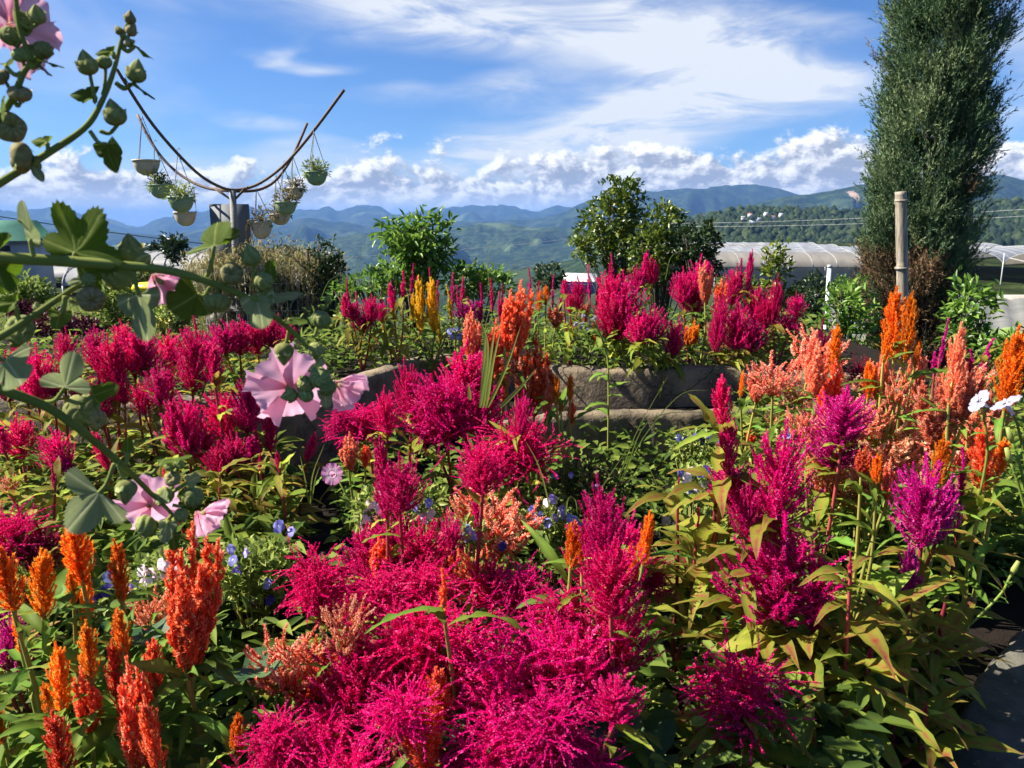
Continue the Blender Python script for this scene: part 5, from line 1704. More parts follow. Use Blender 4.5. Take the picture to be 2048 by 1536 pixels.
def undergrowth(name, label, pts, H, n, L, W, material, tone=(.0, 1.0)):
    """ground cover: pts gives random (x, y) spots, leaves up to H above the soil"""
    xy, z = pts(n)
    P = np.column_stack([xy, z + ru.random(n) ** 1.3 * H])
    d = ru.normal(0, 1, (n, 3)) * np.array([1, 1, .35])
    U = ru.normal(0, .35, (n, 3)) + np.array([0, 0, 1])
    V, Q, T = leaf_set(P, d, U, ru.uniform(L * .6, L * 1.3, n), ru.uniform(W * .7, W * 1.2, n), ru.uniform(*tone, n), .25, .1)
    tag(obj(name, mesh(name, V, [Q], T, True), material), label, 'leaves', kind='stuff')


def in_px(px0, px1, Y0, Y1, z):
    def f(n):
        Y = ru.uniform(Y0, Y1, n)
        x = (ru.uniform(px0, px1, n) - 1024) / FPX * Y
        return np.column_stack([x, Y]), np.full(n, z)
    return f


undergrowth('front_undergrowth', 'dark leaves covering the soil of the front bed', in_px(-200, 1850, .95, 1.9, .55), .22, 4200, .055, .012, M['under'], (0, .75))
undergrowth('middle_undergrowth', 'low leaves covering the soil of the middle bed', in_px(650, 2150, 1.9, 2.9, .56), .23, 4600, .045, .013, M['under'], (0, .72))
undergrowth('right_undergrowth', 'low leaves under the right salmon celosias', in_px(1450, 2250, 2.0, 3.2, .58), .30, 3600, .07, .015, M['under'], (.2, 1))
undergrowth('upper_undergrowth', 'low leaves covering the soil of the upper bed', in_px(600, 1640, 3.45, 4.6, .86), .20, 2600, .055, .012, M['under'], (0, .7))
undergrowth('left_undergrowth', 'low leaves under the left crimson celosias', in_px(-350, 560, 1.6, 2.75, .56), .26, 4200, .075, .013, M['under'], (0, .8))
undergrowth('upper_left_undergrowth', 'low leaves on the soil behind the left crimson celosias', in_px(-350, 660, 2.85, 4.0, .86), .14, 2600, .05, .010, M['under'], (0, .75))

# big three-part leaves and clover in the shade at the lower right, round leaves in front
M['clover'] = foliage('clover_leaf', [(0, (.03, .075, .028)), (.6, (.065, .14, .05)), (1, (.13, .22, .09))], .5, .3, .35, .2, noise_scale=14.0, hue=.02)


def disc_leaf(lobes, seed, notch=.0):
    rng = np.random.default_rng(seed)
    n = 26
    V, T, Q = [(0, 0, 0)], [.9], []
    for r, f in enumerate((.5, 1.0)):
        for k in range(n):
            a = 2 * math.pi * k / n
            rad = f * (1 + notch * math.cos(lobes * a)) * (1 + .03 * math.sin(9 * a))
            V.append((math.sin(a) * rad, math.cos(a) * rad * 1.05, .10 * f * f * math.cos(2 * a + seed) + .12 * f - .05 * abs(math.sin(a * lobes / 2)) * f))
            T.append(.35 + .2 * (abs(math.cos(a * lobes / 2)) > .93))
    tri = [[0, 1 + (k + 1) % n, 1 + k] for k in range(n)]
    for k in range(n):
        kn = (k + 1) % n
        Q.append([1 + k, 1 + kn, 1 + n + kn, 1 + n + k])
    return mesh('round_leaf', V, [tri, Q], np.array(T), True)


HEART = [disc_leaf(2, s, .12) for s in range(3)]


def trefoil(label, px, py, Y, size, seed, cat='weed'):
    rr = random.Random(seed)
    c = at(px, py, Y)
    g = thing('trefoil_weed', label, cat, (c.x, c.y + .03, .55), 'trefoil weeds at the lower right')
    top = c - g.location
    sub('stem', Acc().tube([(0, 0, 0), (top.x * .5, top.y * .3, top.z * .6), top], .0022, 5, .5).mesh('stem'), M['stemgreen'], g)
    for k in range(3):
        a = k * 2.094 + rr.uniform(-.3, .3) + seed
        d = Vector((math.cos(a), math.sin(a), rr.uniform(-.1, .25)))
        q = Matrix.Rotation(a - math.pi / 2, 3, 'Z').to_quaternion() @ Quaternion(Vector((1, 0, 0)), rr.uniform(.1, .6))
        obj('leaf', rr.choice(HEART), M['clover'], g, c + d * size * .95, q, (size * .82, size, size))


for k, (px, py, Y, s, lab) in enumerate([(1640, 1475, 1.25, .040, 'large sunlit trefoil weed at the bottom right'), (1480, 1480, 1.2, .036, 'shaded trefoil weed at the bottom below the shaggy crimson plume'), (1580, 1390, 1.3, .032, 'shaded trefoil weed under the low shaggy crimson plume'),
                                           (1780, 1440, 1.3, .040, 'holed pale trefoil weed beside the concrete kerb'), (1200, 1440, 1.05, .034, 'round leafed trefoil weed below the front crimson mass'), (1290, 1500, 1.1, .040, 'dark trefoil weed at the bottom in the shade'),
                                           (500, 1345, 1.15, .028, 'sunlit trefoil weed right of the large coral plume'), (280, 1265, 1.2, .034, 'pale trefoil weed behind the front left orange plumes'), (930, 1480, 1.02, .028, 'small trefoil weed at the bottom between crimson plumes'), (1700, 1530, 1.15, .036, 'trefoil weed at the very bottom right of the middle')]):
    trefoil(lab, px, py, Y, s, k)

# ------------------------------------------------------------------ torenias, petunias and weeds between the celosias
M['torleaf'] = foliage('torenia_leaf', [(0, (.12, .18, .03)), (.5, (.25, .33, .06)), (1, (.46, .50, .15))], .5, .4, .3, 0, hue=0)
M['torleaf_dull'] = foliage('torenia_leaf_dull', [(0, (.06, .075, .02)), (.5, (.12, .13, .035)), (1, (.25, .22, .08))], .6, .3, .2, 0, hue=0)
PV = foliage('petal_violet', [(0, (.17, .16, .52)), (.6, (.33, .32, .74)), (1, (.74, .72, .90))], .6, .3, .2, .15, hue=.02)
PD = foliage('petal_dark_violet', [(0, (.035, .02, .17)), (1, (.07, .05, .30))], .6, .2, .2, .1, hue=0)
PW = foliage('petal_white_pink', [(0, (.82, .52, .62)), (.5, (.86, .74, .78)), (1, (.90, .88, .86))], .6, .3, .2, .08, hue=0)
PP = foliage('petal_petunia', [(0, (.70, .22, .44)), (.5, (.78, .38, .58)), (1, (.90, .78, .80))], .6, .35, .2, .05, hue=0)
PWH = foliage('petal_pale_petunia', [(0, (.34, .31, .43)), (1, (.48, .46, .53))], .6, .35, .2, .05, hue=0)


def petal_mesh(w=.5, cup=.2, ruff=.06, seed=0, nu=6, nv=5, spread=1.0):
    """a single petal, unit length along +Y, edge waved"""
    rng = np.random.default_rng(seed)
    ph = rng.uniform(0, 6)
    V, T = [], []
    for i in range(nu + 1):
        u = i / nu
        hw = w * (u ** .6) * (1 - .25 * max(0, u - .75) / .25 * 1.0) if u > 0 else .02
        for j in range(nv + 1):
            v = 2 * j / nv - 1
            x = v * hw
            y = u * (1 - .10 * v * v * u)
            z = cup * u * u + ruff * u * u * math.sin(ph + v * 5.2) + ruff * .6 * u ** 3 * math.sin(ph * 2 + v * 11)
            V.append((x, y, z))
            T.append(1 - u * .95 if spread else u)
    Q = [[i * (nv + 1) + j, i * (nv + 1) + j + 1, (i + 1) * (nv + 1) + j + 1, (i + 1) * (nv + 1) + j] for i in range(nu) for j in range(nv)]
    return mesh('petal', V, [Q], np.array(T), True)


TOR = [petal_mesh(.55, .1, .05, s, 3, 3) for s in range(3)]


def small_flower_mesh(seed, dark):
    """a torenia blossom: tube and four broad lobes"""
    rng = np.random.default_rng(seed)
    A = Acc()
    A.tube([(0, 0, -1.0), (0, 0, -.4), (0, 0, 0)], [.12, .2, .34], 7, .9)
    for k, (a, s, w) in enumerate(((1.57, 1.0, .62), (0.0, .8, .5), (3.14, .8, .5), (4.71, .85, .55))):
        d = np.array([math.cos(a), math.sin(a), 0])
        sd = np.array([-math.sin(a), math.cos(a), 0])
        z = np.array([0, 0, 1.0])
        P = [d * .2 - sd * .2, d * .2 + sd * .2, d * .65 * s + sd * w + z * .12, d * .65 * s + z * .02, d * .65 * s - sd * w + z * .12, d * 1.0 * s + sd * w * .55 - z * .05, d * 1.02 * s - z * .12, d * 1.0 * s - sd * w * .55 - z * .05]
        A.add(P, [[[0, 1, 2, 3], [0, 3, 4, 4][:4] if False else [3, 2, 5, 6], [4, 3, 6, 7]], [[0, 3, 4]]], rng.uniform(.2, .8) if k != 3 else .1)
    return A.mesh('blossom', True)


BLOS = [small_flower_mesh(s, True) for s in range(4)]


def torenia(label, px, py, Y, wpx, hpx, nleaf, flowers, fm, leafm='torleaf', seed=0, dz=0.0, fs=.014):
    rng = np.random.default_rng(seed)
    c = at(px, py, Y)
    k = mpp(px, py, Y)
    rx, rz = wpx * k / 2, hpx * k / 2
    soil = .55 if c.z < .95 else .85
    g = thing('torenia', label, 'flower', (c.x, c.y, soil), 'torenias between the celosias')
    cz = c.z - soil
    A = Acc()
    n = nleaf
    d = unit(rng.normal(size=(n, 3)))
    P = d * (rng.random(n) ** .45)[:, None] * np.array([rx, rx * .7, rz]) + np.array([0, 0, cz])
    V, Q, T = leaf_set(P, d * .6 + rng.normal(0, .6, (n, 3)) + np.array([0, 0, .5]), rng.normal(0, .4, (n, 3)) + np.array([0, 0, 1]), rng.uniform(.014, .027, n), rng.uniform(.0045, .008, n), rng.random(n))
    A.add(V, [Q], T)
    sub('foliage', A.mesh('foliage'), M[leafm], g)
    S = Acc()
    for q in range(22):
        tip = P[rng.integers(n)]
        S.tube([(rng.normal(0, rx * .2), rng.normal(0, rx * .1), 0), tip * np.array([.6, .6, .5]), tip], .0012, 4, .5)
    sub('stems', S.mesh('stems'), M['stemgreen'], g)
    for (fx, fy) in flowers:
        p = at(fx, fy, Y - rx * .5)
        fwd = (Vector((rng.normal(0, .5), -.9, .45 + rng.normal(0, .25)))).normalized()
        q = VP.rotation_difference(fwd) @ Quaternion(VP, rng.uniform(-.4, .4) + 3.14)
        s = fs * rng.uniform(.85, 1.2)
        mm = fm if not isinstance(fm, (list, tuple)) else fm[int(rng.integers(len(fm)))]
        obj('blossom', BLOS[int(rng.integers(4))], mm, g, p, q, s)
    return g


torenia('pale green torenia with violet flowers right of the large coral plume', 505, 1140, 1.6, 180, 130, 620, [(462, 1098), (490, 1105), (475, 1140), (535, 1165), (558, 1052), (582, 1062), (466, 1120), (540, 1200)], [PV, PV, PD], seed=1)
torenia('white and pink torenia above the small salmon plume at the left', 330, 1150, 1.5, 150, 80, 260, [(283, 1140), (300, 1150), (322, 1128), (336, 1132), (352, 1126), (330, 1148), (312, 1160), (348, 1145), (290, 1165)], PW, seed=2)
torenia('violet torenia behind the front left orange plumes', 240, 1190, 1.5, 120, 70, 200, [(218, 1152), (270, 1172), (262, 1180), (215, 1180), (195, 1200)], [PV, PD], seed=3)
torenia('violet torenia cluster right of the fluffy salmon plume', 1095, 1045, 1.95, 130, 70, 260, [(1065, 1020), (1080, 1030), (1092, 1005), (1105, 998), (1110, 1035), (1125, 1020), (1140, 1036), (1150, 1040), (1075, 1038), (1095, 1045), (1130, 1030), (1155, 1050)], [PV, PV, PV, PW], seed=4)
torenia('dull seeding torenia behind the violet cluster', 1180, 985, 2.25, 170, 130, 620, [(1110, 952), (1142, 950), (1195, 972)], PV, 'torleaf_dull', seed=5, fs=.011)
torenia('white and violet torenia left of the stacked crimson plumes', 1390, 965, 2.0, 90, 80, 220, [(1362, 945), (1375, 955), (1385, 942), (1400, 950), (1412, 940), (1370, 970), (1395, 975), (1360, 980), (1410, 965), (1382, 985)], [PV, PW, PD], seed=6)
torenia('violet torenia in the shade below the small orange spikes', 1390, 890, 2.5, 110, 70, 300, [(1358, 875), (1372, 880), (1390, 872), (1405, 882), (1420, 876), (1440, 884)], [PV, PV, PD], 'torleaf', seed=7)
torenia('white torenia left of the first bare crimson stem', 745, 1020, 1.6, 100, 80, 180, [(742, 1005), (735, 1030), (762, 985), (730, 1050), (760, 1015), (748, 1060)], PW, seed=8)
torenia('white and violet torenia between the two bare crimson stems', 845, 1005, 1.7, 110, 70, 200, [(815, 1010), (830, 1012), (858, 1005), (862, 1025), (850, 1035), (800, 980), (838, 1030)], [PW, PW, PV], seed=9)
torenia('violet torenia in front of the fluffy salmon plume', 935, 1065, 1.62, 80, 50, 110, [(935, 1058), (950, 1070), (912, 1060), (1005, 1092), (930, 1075)], [PV, PD, PV], seed=10)
torenia('violet torenia below the yellow celosia', 912, 662, 3.45, 60, 40, 140, [(900, 662), (912, 658), (924, 664), (905, 672), (918, 674)], PV, seed=11, fs=.016)
torenia('violet torenia under the bright magenta plume at the right', 1580, 880, 2.1, 60, 50, 140, [(1572, 870), (1588, 885), (1580, 862)], PV, seed=12)
torenia('yellow flowered bushy weed left of the wire mound', 325, 640, 4.0, 60, 50, 220, [(308, 636), (318, 642), (328, 650), (312, 652), (335, 642)], foliage('petal_yellow', [(0, (.7, .5, .02)), (1, (.85, .72, .1))], .6, .3), 'torleaf', seed=13, fs=.02)


def petunia(label, fx, fy, Y, size, pm, face, stem_pts, name='petunia', closed=False, seed=0):
    b = at(stem_pts[-1][0], stem_pts[-1][1], Y)
    g = thing(name, label, 'flower', b)
    P = [at(x, y, Y) - b for x, y in [(fx, fy)] + stem_pts]
    P[0] = P[0] - Vector(face).normalized() * size * .9
    sub('stem', Acc().tube(curve_pts(P, 14), .0026, 6, .4).mesh('stem', True), M['torleaf'], g)
    q = VP.rotation_difference(Vector(face).normalized())
    o = at(fx, fy, Y)
    A = Acc()
    V, Q = lathe([(.10, -1.0), (.12, -.7), (.2, -.35), (.34, -.05), (.42, .02)], 12)
    A.add(V, [Q], .55)
    obj('flower_tube', A.mesh('flower_tube', True), pm, g, o, q, size)
    for k in range(5):
        qq = q @ Quaternion(VP, k * 1.2566)
        obj('petal', PETU[k % 3], pm, g, o + qq @ Vector((0, size * .22, 0)), qq, size * .85)
    rr = random.Random(seed)
    for k in range(6):
        u = rr.randint(3, 12)
        p = curve_pts(P, 14)[u] + b
        s = .035
        th = rr.uniform(0, 6.28)
        qq = Matrix.Rotation(th, 3, 'Z').to_quaternion() @ Quaternion(Vector((1, 0, 0)), rr.uniform(0, .7))
        obj('leaf', rr.choice(LEAVES), LM['green'], g, p, qq, (s * 1.5, s, s))
    return g


PETU = [petal_mesh(.78, .04, .05, 20 + s, 6, 8) for s in range(3)]
petunia('single pink petunia facing the viewer before the dark wall', 664, 948, 1.85, .026, PP, (-.1, -1, .25), [(690, 985), (705, 1010), (700, 1060)])
petunia('pale trumpet petunia right of the large salmon red plume', 1958, 802, 1.5, .024, PWH, (-.9, .1, .55), [(1968, 830), (1975, 900), (1960, 990)], seed=2)
petunia('pale trumpet petunia at the right edge', 2012, 806, 1.45, .027, PWH, (-.45, .2, .75), [(2035, 850), (2050, 920), (2060, 1000)], seed=3)
# sticky petunia buds on leafy stalks at the right edge
for k, (pts, lab) in enumerate([([(2025, 885), (2040, 930), (2055, 1000)], 'closed green petunia bud at the right edge, upper'), ([(2022, 925), (2040, 980), (2060, 1060)], 'closed green petunia bud at the right edge, lower'), ([(2022, 1150), (2000, 1190), (1940, 1250)], 'pale petunia bud on a hairy leafy shoot above the kerb')]):
    Y = 1.35
    b = at(*pts[-1], Y)
    g = thing('petunia_bud', lab, 'flower bud', b)
    P = [at(x, y, Y) - b for x, y in pts]
    cp = curve_pts(P, 10)
    sub('stem', Acc().tube(cp, .0025, 6, .5).mesh('stem', True), M['torleaf'], g)
    d = (P[0] - P[1]).normalized()
    A = Acc().tube([P[0], P[0] + d * .012, P[0] + d * .03], [.003, .0055, .0035], 7, .8)
    sub('bud', A.mesh('bud', True), M['torleaf'], g)
    for q in range(9):
        p = cp[1 + q % 8]
        th = q * 2.4
        qq = Matrix.Rotation(th, 3, 'Z').to_quaternion() @ Quaternion(Vector((1, 0, 0)), .5)
        sub('leaf', LEAVES[q], LM['green'], g, p, qq, (.04, .028, .03))

# tall weed with white heads in front of the upper wall
Y = 2.75
b = at(1216, 880, Y)
wd_ = thing('tall_weed', 'tall thin weed with tiny white flower heads before the upper wall', 'weed', (b.x, b.y, .56))
P = [at(x, y, Y) - wd_.location for x, y in ((1216, 890), (1217, 780), (1214, 710), (1195, 655), (1190, 640))]
cp = curve_pts(P, 24)
sub('stem', Acc().tube([(cp[0].x, 0, 0)] + cp, .0035, 6, .2).mesh('stem', True), M['stemgreen'], wd_)
for k in range(14):
    p = cp[3 + k]
    th = k * 1.57 + .4
    qq = Matrix.Rotation(th, 3, 'Z').to_quaternion() @ Quaternion(Vector((1, 0, 0)), .1 + .03 * k)
    s = .11 - .004 * k
    sub('leaf', LEAVES[k % 14], LM['green'], wd_, p, qq, (s * 1.6, s, s))
rw = np.random.default_rng(4)
for (x, y) in ((1166, 632), (1152, 648), (1176, 660), (1190, 636), (1163, 655)):
    A = Acc()
    V, Q, T = kites(np.zeros((40, 3)), rw.normal(size=(40, 3)) + np.array([0, 0, .4]), .010, .003, rw.random(40), rw)
    p = at(x, y, Y) - wd_.location
    A.add(V + np.array(p[:]), [Q], .9)
    A.tube([cp[-2], p], .001, 4, .5)
    sub('flower_head', A.mesh('flower_head'), PWH, wd_)


def tuft(label, blades_px, Y, w, material, name='grass_tuft', soil=.55):
    """a tuft of long blades: each blade a list of pixels from base to tip"""
    bx = at(blades_px[0][0][0], blades_px[0][0][1], Y)
    g = thing(name, label, 'grass', (bx.x, bx.y, bx.z))
    for k, bl in enumerate(blades_px):
        P = [at(x, y, Y - .015 * k) - g.location for x, y in bl]
        cp = curve_pts(P, 14)
        V, T = [], []
        for i, p in enumerate(cp):
            u = i / 13
            ww = w * (1 - u) ** .6 * min(1, .5 + u * 3)
            t_ = (cp[min(13, i + 1)] - cp[max(0, i - 1)]).normalized()
            sd = t_.cross(Vector((.3, -1, .2))).normalized()
            V += [p + sd * ww, p + Vector((0, -.3 * ww, 0)), p - sd * ww]
            T += [.3 + .5 * u] * 3
        Q = [[i * 3 + q, i * 3 + q + 1, i * 3 + q + 4, i * 3 + q + 3] for i in range(13) for q in (0, 1)]
        sub('blade', mesh('blade', [v[:] for v in V], [Q], np.array(T), True), material, g)


M['blade'] = foliage('blade_green', [(0, (.10, .17, .03)), (.5, (.24, .30, .06)), (1, (.42, .40, .12))], .45, .45, .4, .15, hue=.015)
tuft('stiff upright tuft of yellow green blades in the middle group', [[(962, 810), (968, 720), (972, 642)], [(966, 815), (980, 720), (992, 640)], [(972, 815), (985, 730), (1002, 655)], [(975, 815), (1010, 740), (1042, 650)], [(940, 800), (938, 780), (936, 765)], [(1000, 815), (1040, 775), (1075, 735)], [(960, 815), (975, 700), (962, 640)]], 1.98, .0055, M['blade'])
tuft('thin arching grass stalks before the lower kerb', [[(1240, 960), (1290, 870), (1360, 790), (1420, 780)], [(1236, 960), (1275, 860), (1340, 745)], [(1245, 960), (1300, 840), (1430, 822)], [(1250, 970), (1290, 930), (1320, 985)]], 2.2, .0022, M['blade'])
tuft('long thin grass blades crossing the violet torenia cluster', [[(1130, 1060), (1135, 1000), (1150, 1000), (1155, 1030)], [(1110, 1060), (1080, 940), (1050, 880)], [(1180, 1050), (1195, 990), (1260, 890)], [(1270, 1010), (1310, 985), (1345, 955)]], 1.9, .0028, M['blade'])
tuft('slim grass blades at the foot of the dark wall', [[(620, 1010), (625, 950), (650, 885)], [(618, 1010), (610, 960), (600, 910)], [(622, 1010), (630, 960), (640, 930)]], 1.95, .0025, M['blade'])
tuft('fine grass stalks reaching above the back row', [[(700, 600), (715, 530), (735, 478)], [(1010, 590), (1020, 540), (1050, 520)], [(980, 590), (975, 520), (990, 500)], [(1060, 600), (1100, 550), (1150, 530)], [(1330, 560), (1345, 510), (1390, 500)], [(640, 600), (660, 560), (700, 545)]], 4.6, .003, M['blade'])
# black grow bags in the middle of the bed
M['bag'] = simple('black_grow_bag', (.012, .012, .014), .8, .3, 12, .4, .15)
for k, (px, py, Y, lab) in enumerate([(640, 1060, 1.85, 'black grow bag at the foot of the dark wall'), (560, 1090, 1.75, 'black grow bag left of the pink petunia'), (1320, 1020, 2.1, 'black grow bag behind the violet torenias'), (700, 1080, 1.8, 'black grow bag under the pink petunia')]):
    c = at(px, py, Y)
    g = thing('grow_bag', lab, 'plant bag', (c.x, c.y, .55), 'black grow bags')
    hgt = max(.06, c.z - .55 - .05)
    V, Q = lathe([(.075, 0), (.085, .02), (.088, hgt * .5), (.09, hgt * .9), (.094, hgt), (.088, hgt), (.08, hgt * .85)], 18)
    V = np.array(V) * (1 + .03 * np.array([mnoise.noise(Vector(v * 22)) for v in np.array(V)]))[:, None]
    sub('bag', mesh('bag', V, [Q], smooth=True), M['bag'], g)
    V, Q = lathe([(.086, hgt * .84), (.001, hgt * .87)], 18)
    sub('soil', mesh('soil', V, [Q]), M['soil'], g)

# ------------------------------------------------------------------ hollyhock stems leaning in from the left, close to the camera
M['holstem'] = foliage('hollyhock_stem', [(0, (.10, .13, .028)), (.5, (.18, .21, .05)), (1, (.31, .33, .11))], .85, .05, .08, .1, noise_scale=40.0, hue=0)
M['holbud'] = foliage('hollyhock_bud', [(0, (.13, .16, .045)), (.5, (.26, .29, .10)), (1, (.48, .49, .22))], .9, .25, .08, .15, noise_scale=3.0, hue=.02)
M['holbrown'] = foliage('hollyhock_pod', [(0, (.15, .11, .05)), (.5, (.26, .22, .10)), (1, (.40, .38, .2))], .8, .15, .15, .15, noise_scale=3.0, hue=.02)
M['holleaf'] = foliage('hollyhock_leaf', [(0, (.055, .095, .014)), (.45, (.10, .15, .024)), (.8, (.18, .23, .06)), (1, (.34, .38, .14))], .8, .5, .1, .2, trcol=(1.0, 1.15, .35), noise_scale=1.6, hue=.01)
M['holpale'] = foliage('hollyhock_leaf_underside', [(0, (.16, .20, .08)), (.45, (.23, .28, .12)), (.8, (.36, .40, .20)), (1, (.52, .55, .32))], .85, .35, .08, .12, noise_scale=1.6, hue=.01)
m, t, b = mat('hollyhock_petal')
at_ = t.node('ShaderNodeAttribute', attribute_name='tint')
vn = t.node('ShaderNodeAttribute', attribute_name='vein')
c_ = t.ramp(at_.outputs['Fac'], [(0, (.84, .48, .62)), (.55, (.82, .42, .55)), (.85, (.72, .22, .34)), (1, (.70, .45, .22))])
c_ = t.mix(t.m('MULTIPLY', t.smooth(vn.outputs['Fac'], .6, 1.0), .16), c_, (.66, .22, .40))
t.put(b.inputs['Base Color'], c_)
b.inputs['Roughness'].default_value = .6
tr = t.node('ShaderNodeBsdfTranslucent')
t.put(tr.inputs[0], c_)
mx = t.node('ShaderNodeMixShader')
mx.inputs[0].default_value = .45
t.l.new(b.outputs[0], mx.inputs[1])
t.l.new(tr.outputs[0], mx.inputs[2])
t.l.new(mx.outputs[0], t.n['Material Output'].inputs['Surface'])
M['holpetal'] = m


def hol_petal(seed, w=.98, cup=.28, ruff=.085):
    """broad crinkled petal with fanned veins"""
    rng = np.random.default_rng(seed)
    nu, nv = 14, 22
    ph = rng.uniform(0, 6, 4)
    V, T, N = [], [], []
    for i in range(nu + 1):
        u = i / nu
        hw = w * u ** .75
        for j in range(nv + 1):
            v = 2 * j / nv - 1
            edge = 1 + .05 * mnoise.noise(Vector((v * 4 + seed * 3, 7, 0))) * 2 + .022 * math.sin(ph[1] + v * 23)
            y = u * (1 + (edge - 1) * max(0, u - .4) / .6) * (1 - .20 * v * v * u)
            z = cup * u ** 1.6 + ruff * u ** 3 * (1.6 * mnoise.noise(Vector((v * 2.6 + seed * 5, u * 1.5, 1.0))) + .8 * u * math.sin(ph[3] + v * 13 + 2 * math.sin(v * 4 + ph[2]))) + .05 * mnoise.noise(Vector((v * 2 + seed, u * 3, seed))) - .12 * u * v * v
            V.append((v * hw, y, z))
            T.append(max(0, 1 - u * 1.25))
            N.append(.5 + .5 * math.cos(v * 34 + 1.5 * math.sin(u * 3)))
    Q = [[i * (nv + 1) + j, i * (nv + 1) + j + 1, (i + 1) * (nv + 1) + j + 1, (i + 1) * (nv + 1) + j] for i in range(nu) for j in range(nv)]
    me = mesh('hollyhock_petal', V, [Q], np.array(T), True)
    a = me.attributes.new('vein', 'FLOAT', 'POINT')
    a.data.foreach_set('value', np.array(N, dtype=np.float32))
    return me


HP = [hol_petal(s) for s in range(5)]


def hol_leaf(lobes, seed, depth=.42, cup=.15):
    """lobed palmate leaf: stalk joint at the origin, middle lobe along +Y, toothed edge, raised pale veins"""
    rng = np.random.default_rng(seed)
    n, rings = 91, 6
    span = 2.45 if lobes >= 5 else 1.75
    va = np.linspace(-span, span, lobes) * .82
    vl = 1 - .30 * (np.abs(va) / span) ** 1.2
    V, T = [(0, 0, 0)], [1.0]
    for r in range(1, rings + 1):
        f = r / rings
        for k in range(n):
            a = -span + 2 * span * k / (n - 1)
            d = np.abs(a - va)
            i = int(np.argmin(d))
            gap = (va[1] - va[0]) / 2
            q = min(1, d[i] / gap)
            rad = vl[i] * (1 - depth * q ** 1.6)
            if k in (0, n - 1):
                rad *= .55
            if r == rings:
                rad *= 1 + .035 * (1 if k % 2 else -1)
            rr = rad * f
            vein = math.exp(-(d[i] * f / .035) ** 2)
            side = .5 + .5 * math.cos((f * 1.0 - d[i] * .9) * 34)
            z = cup * f * f * math.cos(a * 1.3 + seed) - .06 * f * q + .05 * f * math.sin(a * 5 + seed) * f - .015 * vein
            V.append((rr * math.sin(a), rr * math.cos(a), z))
            T.append(min(1, .28 + .65 * vein + (.16 * side if vein < .3 else 0)))
    tri = [[0, 1 + k + 1, 1 + k] for k in range(n - 1)]
    Q = [[1 + (r - 1) * n + k, 1 + (r - 1) * n + k + 1, 1 + r * n + k + 1, 1 + r * n + k] for r in range(1, rings) for k in range(n - 1)]
    return mesh('hollyhock_leaf', V, [tri, Q], np.array(T), True)


HL = {'big': [hol_leaf(5, 1, .40), hol_leaf(5, 2, .5), hol_leaf(3, 3, .46, .08)], 'small': [hol_leaf(3, 4, .25, .3), hol_leaf(3, 5, .35, .35)], 'oval': [hol_leaf(1 + 2, 6, .08, .25)]}


def bud_mesh(kind, seed):
    """hollyhock bud or seed pod: body of five folded sepals; unit radius, stalk end at -Z"""
    rng = np.random.default_rng(seed)
    n, m_ = 40, 18
    V, T = [], []
    for i in range(m_ + 1):
        u = i / m_
        ph = math.pi * u
        r0, z0 = math.sin(ph), -math.cos(ph)
        for k in range(n):
            a = 2 * math.pi * k / n
            if kind == 'tip':          # pointed and twisted at the top
                tw = a + u * 1.6
                r = r0 * (1 - .22 * u) * (1 + .09 * abs(math.cos(2.5 * tw)) * (.3 + u)) if u < .72 else r0 * (1 - .22 * u) * (1 + .18 * math.cos(5 * tw) * (u - .5))
                z = z0 * .82 + (max(0, u - .62) ** 1.3) * 2.3
                s = .5 + .5 * math.cos(5 * tw)
            elif kind == 'pod':        # flat cheese-like pod wrapped in sepals, hollow centre
                tw = a + .5 * math.sin(u * 3)
                r = r0 * (1.08 + .07 * math.cos(5 * tw) * u)
                z = z0 * .70 - .35 * math.exp(-((1 - u) / .10) ** 2) + .12 * u * abs(math.sin(2.5 * tw))
                s = .5 + .5 * math.cos(10 * a)
            else:                      # round ribbed bud with spiral folds
                tw = a + u * 2.6
                r = r0 * (1 + .10 * math.sin(7 * tw) * math.sin(ph))
                z = z0 * .86 + .12 * math.sin(5 * tw) * max(0, u - .6)
                s = .5 + .5 * math.sin(7 * tw)
            V.append((r * math.cos(a), r * math.sin(a), z))
            T.append(.25 + .45 * s * u + .15 * rng.random())
    i = np.arange(m_)[:, None] * n
    j = np.arange(n)[None]
    jn = (j + 1) % n
    Q = np.stack([i + j, i + jn, i + n + jn, i + n + j], -1).reshape(-1, 4)
    return mesh('hollyhock_bud', V, [Q], np.array(T), True)


BUD = {k: [bud_mesh(k, s) for s in range(2)] for k in ('tip', 'pod', 'rib')}
SEPAL = [petal_mesh(.34, .35, .06, 60 + s, 5, 4, 0) for s in range(3)]
rh = random.Random(5)


